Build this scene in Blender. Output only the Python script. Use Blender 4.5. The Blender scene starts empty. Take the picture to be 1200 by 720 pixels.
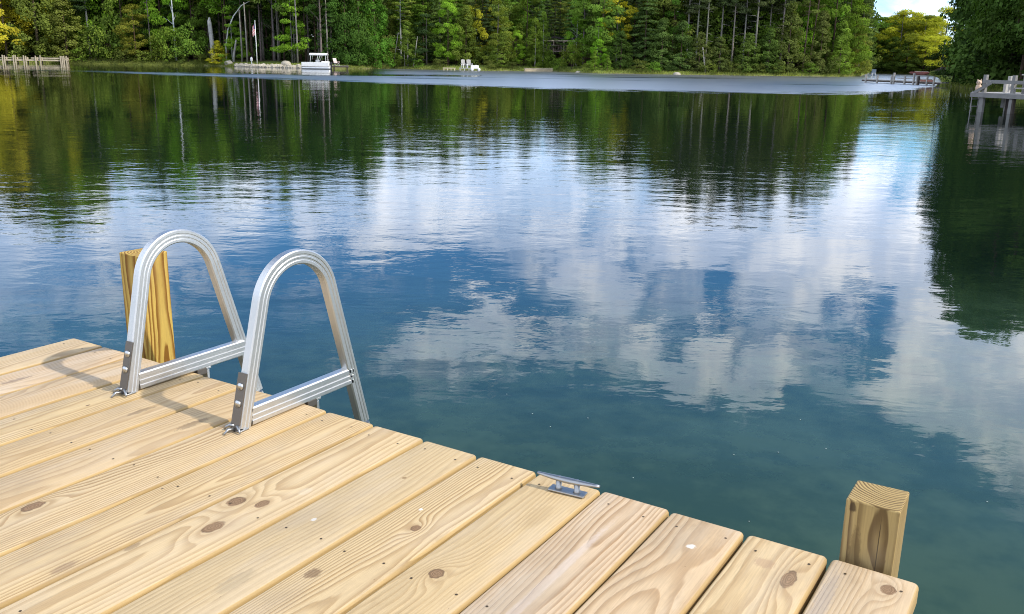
import bpy, bmesh, math, random
import numpy as np
from mathutils import Vector, Matrix, Euler, noise as mnoise
random.seed(7); rng = np.random.default_rng(7)
S = bpy.context.scene
C = S.collection
rad = math.radians

# ------------------------------------------------------------------ camera
DECK = 0.9                                   # deck top above the water
FPX = 1060.0; PITCH = rad(15.32); ROLL = rad(0.91); YAW = rad(32.22)
CAM = np.array([2.461, -1.470, DECK + 0.815])
def cam_basis():
    cy, sy = math.cos(YAW), math.sin(YAW)
    f0 = np.array([-sy, cy, 0]); r0 = np.array([cy, sy, 0]); u0 = np.array([0, 0, 1.])
    f = math.cos(PITCH)*f0 - math.sin(PITCH)*u0; u = math.sin(PITCH)*f0 + math.cos(PITCH)*u0
    r = math.cos(ROLL)*r0 + math.sin(ROLL)*u; u2 = -math.sin(ROLL)*r0 + math.cos(ROLL)*u
    return r, u2, f, r0, f0
RT, UP, FW, R0, F0 = cam_basis()
cam = bpy.data.objects.new('camera', bpy.data.cameras.new('camera'))
cam.data.sensor_width = 36; cam.data.lens = 36*FPX/1200
cam.data.clip_start = 0.05; cam.data.clip_end = 3000
M4 = Matrix.Identity(4)
for i in range(3):
    M4[i][0] = RT[i]; M4[i][1] = UP[i]; M4[i][2] = -FW[i]; M4[i][3] = CAM[i]
cam.matrix_world = M4
C.objects.link(cam); S.camera = cam
S.view_settings.view_transform = 'Standard'; S.view_settings.look = 'None'
S.view_settings.exposure = 0.0; S.view_settings.gamma = 1.0; S.view_settings.use_curve_mapping = False
S.render.engine = 'CYCLES'
S.render.resolution_x = 1024; S.render.resolution_y = 614
S.cycles.use_denoising = True; S.cycles.denoiser = 'OPENIMAGEDENOISE'; S.cycles.denoising_input_passes = 'RGB_ALBEDO_NORMAL'; S.cycles.denoising_prefilter = 'NONE'; S.cycles.filter_width = 1.0; S.cycles.sample_clamp_indirect = 6.0
S.cycles.max_bounces = 8; S.cycles.transparent_max_bounces = 8

def az_of(px):                                                        # bearing, right of the view axis, of a point on the far shore
    y = 75.0
    d = FW + (px-600)/FPX*RT + (360-y)/FPX*UP
    return math.atan2(d@R0, d@F0)
def hdir(px):
    a = az_of(px); v = F0*math.cos(a) + R0*math.sin(a); return v[:2]
def at(px, R):                                                        # a point R metres away along a bearing
    d = hdir(px); return CAM[0]+d[0]*R, CAM[1]+d[1]*R

# ------------------------------------------------------------------ node helpers
class NT:
    def __init__(s, nt): s.nt = nt; s.n = nt.nodes; s.l = nt.links
    def new(s, t, **k):
        n = s.n.new(t)
        for a, b in k.items(): setattr(n, a, b)
        return n
    def put(s, sock, v):
        if v is None: return
        if isinstance(v, bpy.types.NodeSocket): s.l.new(v, sock)
        else: sock.default_value = v
    def m(s, op, a, b=None, c=None, clamp=False):
        n = s.new('ShaderNodeMath', operation=op, use_clamp=clamp)
        for i, v in enumerate((a, b, c)): s.put(n.inputs[i], v)
        return n.outputs[0]
    def add(s, a, b): return s.m('ADD', a, b)
    def sub(s, a, b): return s.m('SUBTRACT', a, b)
    def mul(s, a, b): return s.m('MULTIPLY', a, b)
    def sm(s, x, lo, hi, a=0.0, b=1.0):
        n = s.new('ShaderNodeMapRange', interpolation_type='SMOOTHSTEP')
        for i, v in enumerate((x, lo, hi, a, b)): s.put(n.inputs[i], v)
        return n.outputs[0]
    def lin(s, x, lo, hi, a=0.0, b=1.0):
        n = s.new('ShaderNodeMapRange')
        for i, v in enumerate((x, lo, hi, a, b)): s.put(n.inputs[i], v)
        return n.outputs[0]
    def mix(s, f, a, b, blend='MIX'):
        n = s.new('ShaderNodeMix', data_type='RGBA', blend_type=blend)
        s.put(n.inputs[0], f)
        for i, v in ((6, a), (7, b)):
            if isinstance(v, (tuple, list)): v = tuple(v)+(1,) if len(v) == 3 else tuple(v)
            s.put(n.inputs[i], v)
        return n.outputs[2]
    def xyz(s, x, y, z):
        n = s.new('ShaderNodeCombineXYZ')
        for i, v in enumerate((x, y, z)): s.put(n.inputs[i], v)
        return n.outputs[0]
    def sep(s, v):
        n = s.new('ShaderNodeSeparateXYZ'); s.l.new(v, n.inputs[0]); return n.outputs
    def noise(s, v, scale, detail=2, rough=.5, dist=0, dim='3D', w=None):
        n = s.new('ShaderNodeTexNoise', noise_dimensions=dim)
        s.put(n.inputs['Vector'], v); n.inputs['Scale'].default_value = scale
        n.inputs['Detail'].default_value = detail; n.inputs['Roughness'].default_value = rough
        n.inputs['Distortion'].default_value = dist
        return n.outputs[0]
    def ramp(s, f, pts):
        n = s.new('ShaderNodeValToRGB'); s.put(n.inputs[0], f); e = n.color_ramp.elements
        while len(e) < len(pts): e.new(.5)
        for el, (p, c) in zip(e, pts):
            el.position = p; el.color = (c, c, c, 1) if not isinstance(c, (tuple, list)) else tuple(c)+(1,)
        return n.outputs[0]

def material(name):
    m = bpy.data.materials.new(name); m.use_nodes = True
    t = NT(m.node_tree); b = m.node_tree.nodes['Principled BSDF']
    return m, t, b

def plain(name, col, rough=.6, metal=0.0, var=.15, scale=6.0, bump=0.0, spec=.5):
    m, t, b = material(name)
    tc = t.new('ShaderNodeTexCoord')
    n = t.noise(tc.outputs['Object'], scale, 4, .6)
    f = t.lin(n, .25, .75, 1-var, 1+var)
    c = t.mix(1.0, tuple(col), t.xyz(f, f, f), 'MULTIPLY')
    t.put(b.inputs['Base Color'], c)
    b.inputs['Roughness'].default_value = rough; b.inputs['Metallic'].default_value = metal
    b.inputs['Specular IOR Level'].default_value = spec
    if bump:
        bn = t.new('ShaderNodeBump'); bn.inputs['Strength'].default_value = .6; bn.inputs['Distance'].default_value = bump
        t.l.new(t.noise(tc.outputs['Object'], scale*6, 4, .6), bn.inputs['Height']); t.l.new(bn.outputs[0], b.inputs['Normal'])
    return m

# ------------------------------------------------------------------ sky
SUN = np.array([1.05, 0.25, 1.0]); SUN /= np.linalg.norm(SUN)
SUN_EL = math.asin(SUN[2]); SUN_AZ = math.atan2(SUN[0], SUN[1])       # clockwise from +Y
W = bpy.data.worlds.new('World'); S.world = W; W.use_nodes = True
t = NT(W.node_tree); bg = W.node_tree.nodes['Background']
SKYS = 0.14
sky = t.new('ShaderNodeTexSky', sky_type='NISHITA'); sky.sun_disc = False
sky.sun_elevation = SUN_EL; sky.sun_rotation = SUN_AZ
sky.air_density = 1.0; sky.dust_density = 0.6; sky.ozone_density = 2.0
tc = t.new('ShaderNodeTexCoord'); dirv = tc.outputs['Generated']
def dot(v, c):
    n = t.new('ShaderNodeVectorMath', operation='DOT_PRODUCT'); t.l.new(v, n.inputs[0]); n.inputs[1].default_value = tuple(c)
    return n.outputs['Value']
az = t.m('ARCTAN2', dot(dirv, R0), dot(dirv, F0)); el = t.m('ARCSINE', t.sep(dirv)[2])
def skyuv(px, py):                                                    # bearing and height of the sky mirrored in the lake
    d = FW + (px-600)/FPX*RT + (360-py)/FPX*UP; d /= np.linalg.norm(d)
    return math.atan2(d@R0, d@F0), -math.asin(d[2])
n_big = t.noise(t.xyz(t.mul(az, 1.0), t.mul(el, 1.5), 0.3), 7.0, 3, .55)
n_mid = t.noise(t.xyz(az, t.mul(el, 1.6), 2.3), 17.0, 6, .62, .25)
n_col = t.noise(t.xyz(az, t.mul(el, .45), 7.7), 24.0, 3, .55)
u2 = t.add(az, t.mul(t.sub(n_big, .5), .26)); v2 = t.add(el, t.mul(t.sub(n_mid, .5), .20))
# clouds: (px, py, half width, half height, strength)
CLOUDS = [(640,205,620,48,.55),(220,245,150,34,.55),(470,262,130,30,.68),(640,275,80,30,.6),(790,262,80,42,.7),
          (700,335,70,45,.75),(720,385,60,30,.45),(560,400,90,36,.72),(440,440,40,10,.3),(900,270,90,50,.55),(1010,255,90,70,.75),
          (950,320,75,55,.75),(880,372,32,18,.5),(820,425,120,34,.75),(1000,430,90,40,.45),(1085,320,95,80,.9),(1110,420,110,75,.85),(960,300,110,50,.7),(350,225,200,34,.5),
          (1170,480,60,55,.95),(1090,500,50,22,.5),(1250,420,90,140,.9),(80,270,260,50,.55),(60,360,220,22,.4),(520,440,60,14,.35),(380,345,90,14,.28),(30,300,90,22,.3),(-200,300,250,80,.5)]
CLOUDS += [(640,405,80,30,.55),(1040,380,60,40,.5),(800,345,60,50,.42),(640,320,60,30,.4),(930,410,70,30,.45)]
HOLES = [(985,352,22,20,.4),(850,345,16,24,.35),(1000,392,50,14,.4),(560,320,60,18,.2)]
def gauss(px, py, w, h, s):
    u, v = skyuv(px, py); w /= FPX; h /= FPX
    a = t.mul(t.sub(u2, u), 1/w); b = t.mul(t.sub(v2, v), 1/h)
    q = t.add(t.mul(a, a), t.mul(b, b)); q = t.mul(q, q)
    return t.mul(t.m('EXPONENT', t.mul(q, -.7)), s)
dens = 0.0
for c in CLOUDS: dens = t.m('MAXIMUM', dens, gauss(*c))
for c in HOLES: dens = t.sub(dens, gauss(*c))
back = t.mul(t.sm(t.m('ABSOLUTE', az), .75, 1.2), t.sm(n_big, .36, .60, .15, .95))
low = t.sm(el, .13, .02, 0, .50)
dens = t.m('MAXIMUM', t.m('MAXIMUM', dens, back), low)
dens = t.add(dens, t.mul(t.sub(n_mid, .5), .55))
dens = t.sm(dens, .12, .72)
lum = t.add(t.mul(n_col, .8), t.mul(n_mid, .45))
hi = t.sm(el, .20, .36)
ccol = t.mix(t.sm(lum, .50, .84), (1.38/SKYS, 1.66/SKYS, 2.20/SKYS), (2.55/SKYS, 2.6/SKYS, 2.75/SKYS))
ahead = t.mul(t.sm(t.m('ABSOLUTE', az), 1.25, .75), t.sm(el, .62, .34, .25, 1.0))
skyc = t.mix(1.0, sky.outputs[0], t.mix(ahead, (.85, .85, .85), (.62, 1.28, 1.85)), 'MULTIPLY')
t.put(bg.inputs['Color'], t.mix(t.mul(dens, .93), skyc, ccol)); bg.inputs['Strength'].default_value = SKYS
sun = bpy.data.objects.new('sun', bpy.data.lights.new('sun', 'SUN'))
sun.data.energy = 4.0; sun.data.angle = rad(1.0); sun.data.color = (1.0, .93, .82)
sun.rotation_euler = Vector(SUN).to_track_quat('Z', 'Y').to_euler(); sun.location = (20, 4, 30)
C.objects.link(sun)

# ------------------------------------------------------------------ object helpers
def tag(o, label=None, cat=None, group=None, kind=None):
    if label: o['label'] = label
    if cat: o['category'] = cat
    if group: o['group'] = group
    if kind: o['kind'] = kind
    return o
def empty(name, loc, rz=0.0, label=None, cat=None, group=None):
    o = bpy.data.objects.new(name, None); C.objects.link(o); o.empty_display_size = .2
    o.location = loc; o.rotation_euler = (0, 0, rz); return tag(o, label, cat, group)
def meshob(name, me, mats, parent=None, loc=None, rot=None, smooth=False):
    if not isinstance(mats, (list, tuple)): mats = [mats]
    for m in mats: me.materials.append(m)
    if smooth: me.polygons.foreach_set('use_smooth', [True]*len(me.polygons))
    o = bpy.data.objects.new(name, me); C.objects.link(o)
    if parent: o.parent = parent
    if loc is not None: o.location = loc
    if rot is not None: o.rotation_euler = rot
    return o
class MB:                                                             # collects shapes, links them as ONE mesh
    def __init__(s): s.bm = bmesh.new()
    def box(s, c, d, rot=None, bevel=0.0, mi=0):
        b2 = bmesh.new(); bmesh.ops.create_cube(b2, size=1.0)
        bmesh.ops.scale(b2, vec=d, verts=b2.verts)
        if bevel: bmesh.ops.bevel(b2, geom=list(b2.edges), offset=bevel, segments=2, affect='EDGES', profile=.5)
        if rot is not None: bmesh.ops.rotate(b2, matrix=Euler(rot).to_matrix(), verts=b2.verts)
        bmesh.ops.translate(b2, vec=c, verts=b2.verts); return s._take(b2, mi)
    def _take(s, b2, mi=0):
        for f in b2.faces: f.material_index = mi
        me = bpy.data.meshes.new('tmp'); b2.to_mesh(me); b2.free(); s.bm.from_mesh(me); bpy.data.meshes.remove(me); return s
    def tube(s, pts, r, seg=8, caps=True, mi=0):
        pts = [Vector(p) for p in pts]; n = len(pts)
        rs = r if isinstance(r, (list, tuple)) else [r]*n
        b2 = bmesh.new(); rings = []; ref = None
        for i, p in enumerate(pts):
            tg = (pts[min(i+1, n-1)]-pts[max(i-1, 0)]).normalized()
            if ref is None: ref = tg.orthogonal().normalized()
            ref = (ref - tg*ref.dot(tg)).normalized(); bn = tg.cross(ref)
            rings.append([b2.verts.new(p + (ref*math.cos(a)+bn*math.sin(a))*rs[i]) for a in [k*2*math.pi/seg for k in range(seg)]])
        for i in range(n-1):
            for k in range(seg):
                b2.faces.new((rings[i][k], rings[i][(k+1) % seg], rings[i+1][(k+1) % seg], rings[i+1][k]))
        if caps:
            b2.faces.new(list(reversed(rings[0]))); b2.faces.new(rings[-1])
        return s._take(b2, mi)
    def beam(s, a, b, w, h, mi=0, bevel=0.0):
        a = Vector(a); b = Vector(b); d = b-a; q = d.to_track_quat('X', 'Z')
        b2 = bmesh.new(); bmesh.ops.create_cube(b2, size=1.0); bmesh.ops.scale(b2, vec=(d.length, w, h), verts=b2.verts)
        if bevel: bmesh.ops.bevel(b2, geom=list(b2.edges), offset=bevel, segments=2, affect='EDGES')
        bmesh.ops.rotate(b2, matrix=q.to_matrix(), verts=b2.verts); bmesh.ops.translate(b2, vec=(a+b)/2, verts=b2.verts)
        return s._take(b2, mi)
    def ball(s, c, r, sub=2, mi=0):
        b2 = bmesh.new(); bmesh.ops.create_icosphere(b2, subdivisions=sub, radius=1.0)
        bmesh.ops.scale(b2, vec=(r if isinstance(r, (tuple, list)) else (r, r, r)), verts=b2.verts)
        bmesh.ops.translate(b2, vec=c, verts=b2.verts); return s._take(b2, mi)
    def prism(s, poly, thick, fn, mi=0):                              # poly of 2D points, fn(u, v, w) -> 3D
        b2 = bmesh.new()
        a = [b2.verts.new(fn(u, v, -thick/2)) for u, v in poly]; b = [b2.verts.new(fn(u, v, thick/2)) for u, v in poly]
        b2.faces.new(list(reversed(a))); b2.faces.new(b); n = len(poly)
        for i in range(n): b2.faces.new((a[i], a[(i+1) % n], b[(i+1) % n], b[i]))
        bmesh.ops.recalc_face_normals(b2, faces=b2.faces); return s._take(b2, mi)
    def build(s, name, mats, parent=None, loc=None, rot=None, smooth=False):
        me = bpy.data.meshes.new(name); s.bm.to_mesh(me); s.bm.free()
        return meshob(name, me, mats, parent, loc, rot, smooth)
def copy_tree(o, parent=None):
    c = o.copy(); C.objects.link(c); c.parent = parent
    for ch in list(o.children): copy_tree(ch, c)
    return c

# ------------------------------------------------------------------ shoreline and terrain
SH_PX = [(-120,165),(0,163),(100,160),(200,155),(240,154),(300,142),(370,136),(430,142),(460,147),(560,138),(650,141),(700,129),
         (800,132),(900,136),(985,142),(1010,152),(1016,190),(1024,208),(1090,196),(1103,150),(1107,98),(1120,88),(1140,82),(1200,66),(1350,50)]
SH = [(-180,9),(-150,10),(-115,16),(-85,60),(-60,130)] + [(math.degrees(az_of(x)), r) for x, r in SH_PX] + [(55,28),(75,16),(95,11),(130,9),(180,9)]
SHA = np.array([a for a, r in SH]); SHR = np.array([r for a, r in SH], float)
def shoreR(a_deg): return float(np.interp(a_deg, SHA, SHR))
def shoreP(px): return shoreR(math.degrees(az_of(px)))
def ground(toff):
    return float(np.interp(toff, [-60,-6,-1.5,0,.5,2,6,30,80,250,900], [-6,-1.6,-.5,-.06,.18,.45,.7,1.2,2.4,8,20]))
def gz(px, off): return ground(off)

def build_terrain():
    offs = [-400,-60,-12,-4,-1.5,-.6,0,.35,.8,1.6,3,5,8,14,22,32,45,65,90,130,200,350,700,1500]
    angs = np.radians(np.unique(np.concatenate([np.arange(-180, 180.1, 4), np.arange(-44, 46, .5), np.arange(az_of(1000)*57.3, az_of(1150)*57.3, .12)])))
    angs = angs[:-1]; na = len(angs); vs = []; 
    for i, a in enumerate(angs):
        R = shoreR(math.degrees(a)); d = F0*math.cos(a)+R0*math.sin(a)
        for j, o in enumerate(offs):
            r = max(R+o+ (mnoise.noise((a*40, o*.1, 0))*.5 if -2 < o < 20 else 0), .5 + j*.4)
            x = CAM[0]+d[0]*r; y = CAM[1]+d[1]*r
            z = ground(o) + (mnoise.noise((x*.12, y*.12, 3.1))*.35*min(1, max(0, o-.5)/5) + (mnoise.noise((x*.6, y*.6, 1.1))*.12 if .3 < o < 60 else 0))
            vs.append((x, y, z))
    no = len(offs); fs = []
    for i in range(na):
        k = (i+1) % na
        for j in range(no-1): fs.append((i*no+j, k*no+j, k*no+j+1, i*no+j+1))
    fs.append([i*no for i in range(na)][::-1])
    me = bpy.data.meshes.new('ground'); me.from_pydata(vs, [], fs); me.update()
    m, t, b = material('forest_floor')
    g = t.new('ShaderNodeNewGeometry'); p = g.outputs['Position']
    n1 = t.noise(p, .35, 4, .6); n2 = t.noise(p, 3.0, 5, .65)
    z = t.sep(p)[2]
    grass = t.mix(t.sm(n2, .35, .7), (.09, .14, .025), (.19, .24, .05))
    dirt = t.mix(t.sm(n2, .35, .65), (.022, .017, .010), (.05, .038, .02))
    low = t.sm(t.add(z, t.mul(t.sub(n1, .5), .8)), .55, 1.1)
    c = t.mix(low, grass, dirt)
    sand = t.sm(z, .22, .08)
    c = t.mix(t.mul(sand, .7), c, (.2, .165, .10))
    t.put(b.inputs['Base Color'], c); b.inputs['Roughness'].default_value = .95; b.inputs['Specular IOR Level'].default_value = .1
    bn = t.new('ShaderNodeBump'); bn.inputs['Distance'].default_value = .15; t.l.new(n2, bn.inputs['Height']); t.l.new(bn.outputs[0], b.inputs['Normal'])
    tag(meshob('ground', me, m, smooth=True), kind='structure')
build_terrain()

# ------------------------------------------------------------------ water
def build_water():
    mb = MB(); L = 420
    me = bpy.data.meshes.new('water')
    me.from_pydata([(-L, -L, 0), (L, -L, 0), (L, L, 0), (-L, L, 0)], [], [(0, 1, 2, 3)])
    m, t, b = material('lake_water')
    g = t.new('ShaderNodeNewGeometry'); p = g.outputs['Position']
    q = t.sep(p)
    dx = t.sub(q[0], float(CAM[0])); dy = t.sub(q[1], float(CAM[1]))
    dep = t.add(t.mul(dx, float(F0[0])), t.mul(dy, float(F0[1])))            # out from the dock, metres
    lat = t.add(t.mul(dx, float(R0[0])), t.mul(dy, float(R0[1])))            # along the lake, metres
    sl = t.m('DIVIDE', lat, t.m('MAXIMUM', dep, 1.0))
    sx = t.lin(sl, -.6, .6)
    def P(x): return (math.tan(az_of(x))+.6)/1.2
    wob = t.noise(t.xyz(t.mul(lat, .5), dep, 0), .10, 3, .6)
    wob2 = t.noise(t.xyz(t.mul(lat, .4), dep, 3.0), .9, 4, .65)
    wv = t.add(t.mul(t.sub(wob, .5), 9.0), t.mul(t.sub(wob2, .5), 22.0))
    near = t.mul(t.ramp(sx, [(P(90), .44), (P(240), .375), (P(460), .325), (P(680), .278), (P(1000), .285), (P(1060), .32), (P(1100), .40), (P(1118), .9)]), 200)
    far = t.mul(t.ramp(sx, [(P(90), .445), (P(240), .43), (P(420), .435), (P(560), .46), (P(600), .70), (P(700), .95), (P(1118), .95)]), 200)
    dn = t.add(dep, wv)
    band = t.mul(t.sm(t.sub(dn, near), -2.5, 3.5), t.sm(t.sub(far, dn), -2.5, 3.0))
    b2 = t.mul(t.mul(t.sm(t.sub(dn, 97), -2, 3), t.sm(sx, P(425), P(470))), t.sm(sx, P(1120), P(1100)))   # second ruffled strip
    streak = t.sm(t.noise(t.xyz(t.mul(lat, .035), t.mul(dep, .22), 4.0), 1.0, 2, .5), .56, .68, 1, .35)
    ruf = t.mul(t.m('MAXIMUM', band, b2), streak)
    # calm / ruffled patches nearer by
    pat = t.sm(t.noise(t.xyz(t.mul(lat, .25), dep, 9.0), .16, 2, .5), .38, .66, .35, 1.3)
    pst = t.xyz(t.mul(lat, .62), dep, 0)
    w1 = t.noise(pst, .75, 2, .5, .3); w2 = t.noise(pst, 2.6, 3, .55, .4); w3 = t.noise(pst, 9.0, 3, .6, .3)
    hgt = t.add(t.mul(w1, .0085), t.mul(pat, t.add(t.mul(w2, .0042), t.mul(w3, .0011))))
    hgt = t.add(hgt, t.mul(ruf, t.mul(w3, .016)))
    bn = t.new('ShaderNodeBump'); bn.inputs['Strength'].default_value = 1.0; bn.inputs['Distance'].default_value = 1.0
    t.l.new(hgt, bn.inputs['Height']); t.l.new(bn.outputs[0], b.inputs['Normal'])
    bedn = t.noise(p, .9, 5, .6); bed2 = t.noise(p, 5.0, 4, .65)
    shal = t.sm(dep, 8.5, 2.2)
    deep = t.mix(shal, (.0030, .0085, .0062), (.021, .048, .032))
    col = t.mix(t.mul(shal, t.sm(t.add(t.mul(bedn, .6), t.mul(bed2, .4)), .40, .60)), deep, (.036, .067, .041))
    t.put(b.inputs['Base Color'], col)
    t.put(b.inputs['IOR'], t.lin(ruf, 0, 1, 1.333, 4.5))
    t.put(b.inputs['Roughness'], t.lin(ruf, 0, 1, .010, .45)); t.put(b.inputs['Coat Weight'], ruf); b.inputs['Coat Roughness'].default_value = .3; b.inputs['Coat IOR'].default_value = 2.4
    tag(meshob('lake_water', me, m), kind='structure')
build_water()

# ------------------------------------------------------------------ wood
def wood_mat(name, seed, pith=(0.02, -.07), ring=.0055, knots=(), early=(.66,.50,.29), late=(.47,.30,.12), side=(.40,.265,.10),
             axis='y', contrast=.75, wander=.05, grey=.3, top_shift=True, marks=()):
    m, t, b = material(name)
    tc = t.new('ShaderNodeTexCoord'); o = t.sep(tc.outputs['Object'])
    if axis == 'y': x, l, z = o[0], o[1], o[2]
    elif axis == 'z': x, l, z = o[0], o[2], o[1]
    else: x, l, z = o[1], o[0], o[2]
    R = random.Random(seed); sd = R.uniform(0, 50)
    lowv = t.xyz(t.mul(x, 3.0), t.add(l, sd), t.mul(z, 3.0))
    n1 = t.noise(lowv, 1.3, 2, .5); n2 = t.noise(t.xyz(sd, t.mul(l, 1.0), 0.0), .9, 1, .5)
    n3 = t.noise(t.xyz(t.mul(x, 40), t.mul(l, 9.0), t.add(t.mul(z, 40), sd)), 1.0, 2, .5)
    xx = t.sub(x, t.add(pith[0], t.mul(t.sub(n2, .5), .05))); zz = t.sub(z, t.add(pith[1], t.mul(t.sub(n1, .5), wander)))
    r = t.m('SQRT', t.add(t.mul(xx, xx), t.mul(zz, zz)))
    r = t.add(r, t.mul(t.sub(n3, .5), .0035))
    kmask = 0.0; kd_all = None; halo = 0.0
    for (kx, ky, s, e) in knots:
        a = t.mul(t.sub(x, kx), 1/s); c = t.mul(t.sub(l, ky), 1/(s*e))
        q = t.add(t.mul(a, a), t.mul(c, c)); d = t.m('SQRT', q)
        r = t.add(r, t.mul(t.m('EXPONENT', t.mul(t.add(t.mul(a, a), t.mul(t.mul(c, c), .35)), -.32)), s*1.3))
        nk = t.noise(tc.outputs['Object'], 90, 2, .5)
        d = t.add(d, t.mul(t.sub(nk, .5), .5))
        km = t.sm(d, 1.05, .82); kmask = t.m('MAXIMUM', kmask, km)
        halo = t.m('MAXIMUM', halo, t.sm(d, 2.6, .9, 0, .55))
        kd_all = d if kd_all is None else t.m('MINIMUM', kd_all, d)
    k = t.m('DIVIDE', r, ring); fr = t.m('FRACT', k)
    late_f = t.mul(t.sm(fr, .25, .88), t.sm(fr, 1.0, .90))
    wide = t.noise(t.xyz(t.mul(r, 60), t.mul(l, .4), sd), 1.0, 2, .5)
    lf = t.mul(late_f, t.lin(wide, .3, .7, contrast*.5, contrast*1.1))
    base = t.mix(lf, early, late)
    fib = t.noise(t.xyz(t.mul(x, 420), t.mul(l, 14), t.add(t.mul(z, 420), sd)), 1.0, 3, .6)
    ff = t.lin(fib, .25, .75, .86, 1.12)
    base = t.mix(1.0, base, t.xyz(ff, ff, ff), 'MULTIPLY')
    bl = t.noise(t.xyz(t.mul(x, 14), t.mul(l, 3.2), t.add(t.mul(z, 6), sd+3)), 1.0, 4, .6)
    base = t.mix(t.mul(t.sm(bl, .42, .72), grey), base, (.53, .44, .33))
    st = t.noise(t.xyz(t.mul(x, 22), t.mul(l, 7), sd+9), 1.0, 4, .65)
    base = t.mix(t.sm(st, .60, .78, 0, .38), base, (.27, .17, .08))
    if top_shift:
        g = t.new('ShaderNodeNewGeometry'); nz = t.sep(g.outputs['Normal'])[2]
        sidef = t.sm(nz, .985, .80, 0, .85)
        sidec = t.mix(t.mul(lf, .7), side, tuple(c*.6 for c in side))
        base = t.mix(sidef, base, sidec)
    if knots:
        base = t.mix(t.mul(halo, .35), base, (.30, .18, .075))
        kr = t.m('FRACT', t.mul(kd_all, 4.0))
        kc = t.mix(t.sm(kr, .2, .9), (.25, .15, .08), (.15, .085, .04))
        rim = t.mul(t.sm(kd_all, .70, .92), t.sm(t.noise(tc.outputs['Object'], 28, 1, .5), .44, .56))
        kc = t.mix(rim, kc, (.07, .035, .018))
        base = t.mix(t.mul(kmask, .92), base, kc)
    for (mx, my, rx, ry, mc, ms, spk) in marks:
        a = t.mul(t.sub(x, mx), 1/rx); c = t.mul(t.sub(l, my), 1/ry)
        nm = t.noise(t.xyz(t.mul(x, 160), t.mul(l, 90), mx*100), 1.0, 3, .6)
        d = t.add(t.m('SQRT', t.add(t.mul(a, a), t.mul(c, c))), t.mul(t.sub(nm, .5), 1.6*spk))
        base = t.mix(t.mul(t.sm(d, 1.0, .55), ms), base, mc)
    # grime: soft grey-brown weathering and fine dark specks
    gr = t.noise(t.xyz(t.mul(x, 5), t.mul(l, 2.2), sd+17), 1.0, 5, .68); base = t.mix(t.sm(gr, .46, .72, 0, .42), base, (.29, .22, .145))
    sp = t.noise(t.xyz(t.mul(x, 150), t.mul(l, 60), sd+23), 1.0, 1, .5); base = t.mix(t.sm(sp, .80, .86, 0, .7), base, (.14, .08, .035))
    t.put(b.inputs['Base Color'], base)
    t.put(b.inputs['Roughness'], t.lin(fib, .2, .8, .62, .8)); b.inputs['Specular IOR Level'].default_value = .3
    bn = t.new('ShaderNodeBump'); bn.inputs['Strength'].default_value = .55; bn.inputs['Distance'].default_value = .0012
    t.l.new(t.add(t.mul(lf, .8), t.mul(fib, .5)), bn.inputs['Height']); t.l.new(bn.outputs[0], b.inputs['Normal'])
    return m

screw_m = plain('bronze_screw', (.10, .065, .03), .45, .6)
BP = 0.146
BOARD_KN = {  # knots: x across, y along, radius, elongation
    6: [(-.045, -.657, .014, 1.7)], 8: [(-.001, -.522, .015, 1.6), (-.043, -.433, .016, 1.3), (.005, -.413, .011, 1.6)], 3: [(.02, -1.25, .010, 1.4)], 10: [(.008, -.322, .0095, 1.2)],
    11: [(-.018, -.420, .0135, 1.12)], 14: [(.033, -.112, .012, 2.6)], 15: [(.030, -.053, .0125, 1.35)], 5: [(.03, -1.5, .012, 1.3)], 12: [(.05, -1.2, .013, 1.4)]}
BOARD_MK = {  # marks: x, y, radius x, radius y, colour, strength, speckle
    9: [(-.019, -.401, .0055, .008, (.66,.64,.60), .9, .45), (.009, -.176, .006, .006, (.20,.12,.05), .7, .5), (.02, -.62, .02, .05, (.28,.22,.14), .35, .6)],
    10: [(-.028, -.262, .004, .005, (.85,.83,.80), .9, .3), (-.039, -.532, .014, .020, (.17,.10,.05), .75, .6)],
    13: [(.007, -.106, .009, .010, (.78,.78,.72), .8, .7)], 8: [(-.06, -.645, .008, .022, (.22,.14,.07), .6, .5), (.035, -.33, .012, .02, (.56,.46,.32), .5, .5)],
    3: [(-.058, -.095, .008, .045, (.12,.08,.05), .55, .95), (.015, -.298, .004, .007, (.12,.07,.04), .9, .2)], 5: [(.020, -.233, .016, .05, (.12,.09,.06), .5, 1.0), (0, -.8, .03, .07, (.26,.18,.10), .35, .6)],
    4: [(.004, -.250, .012, .045, (.12,.09,.06), .45, 1.0)], 1: [(0, -.30, .012, .05, (.14,.10,.08), .5, 1.0)], 7: [(.049, -.746, .012, .03, (.2,.12,.07), .5, .5), (-.056, -.477, .003, .003, (.06,.04,.03), .9, .1)],
    14: [(-.016, -.085, .022, .02, (.33,.20,.12), .45, .5), (-.03, -.30, .03, .05, (.32,.20,.08), .4, .6)], 11: [(.02, -.16, .025, .06, (.35,.24,.12), .3, .6)], 12: [(.0, -.4, .012, .35, (.60,.51,.44), .5, .3)], 15: [(-.05, -.15, .015, .12, (.30,.26,.23), .45, .5)]}
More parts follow.
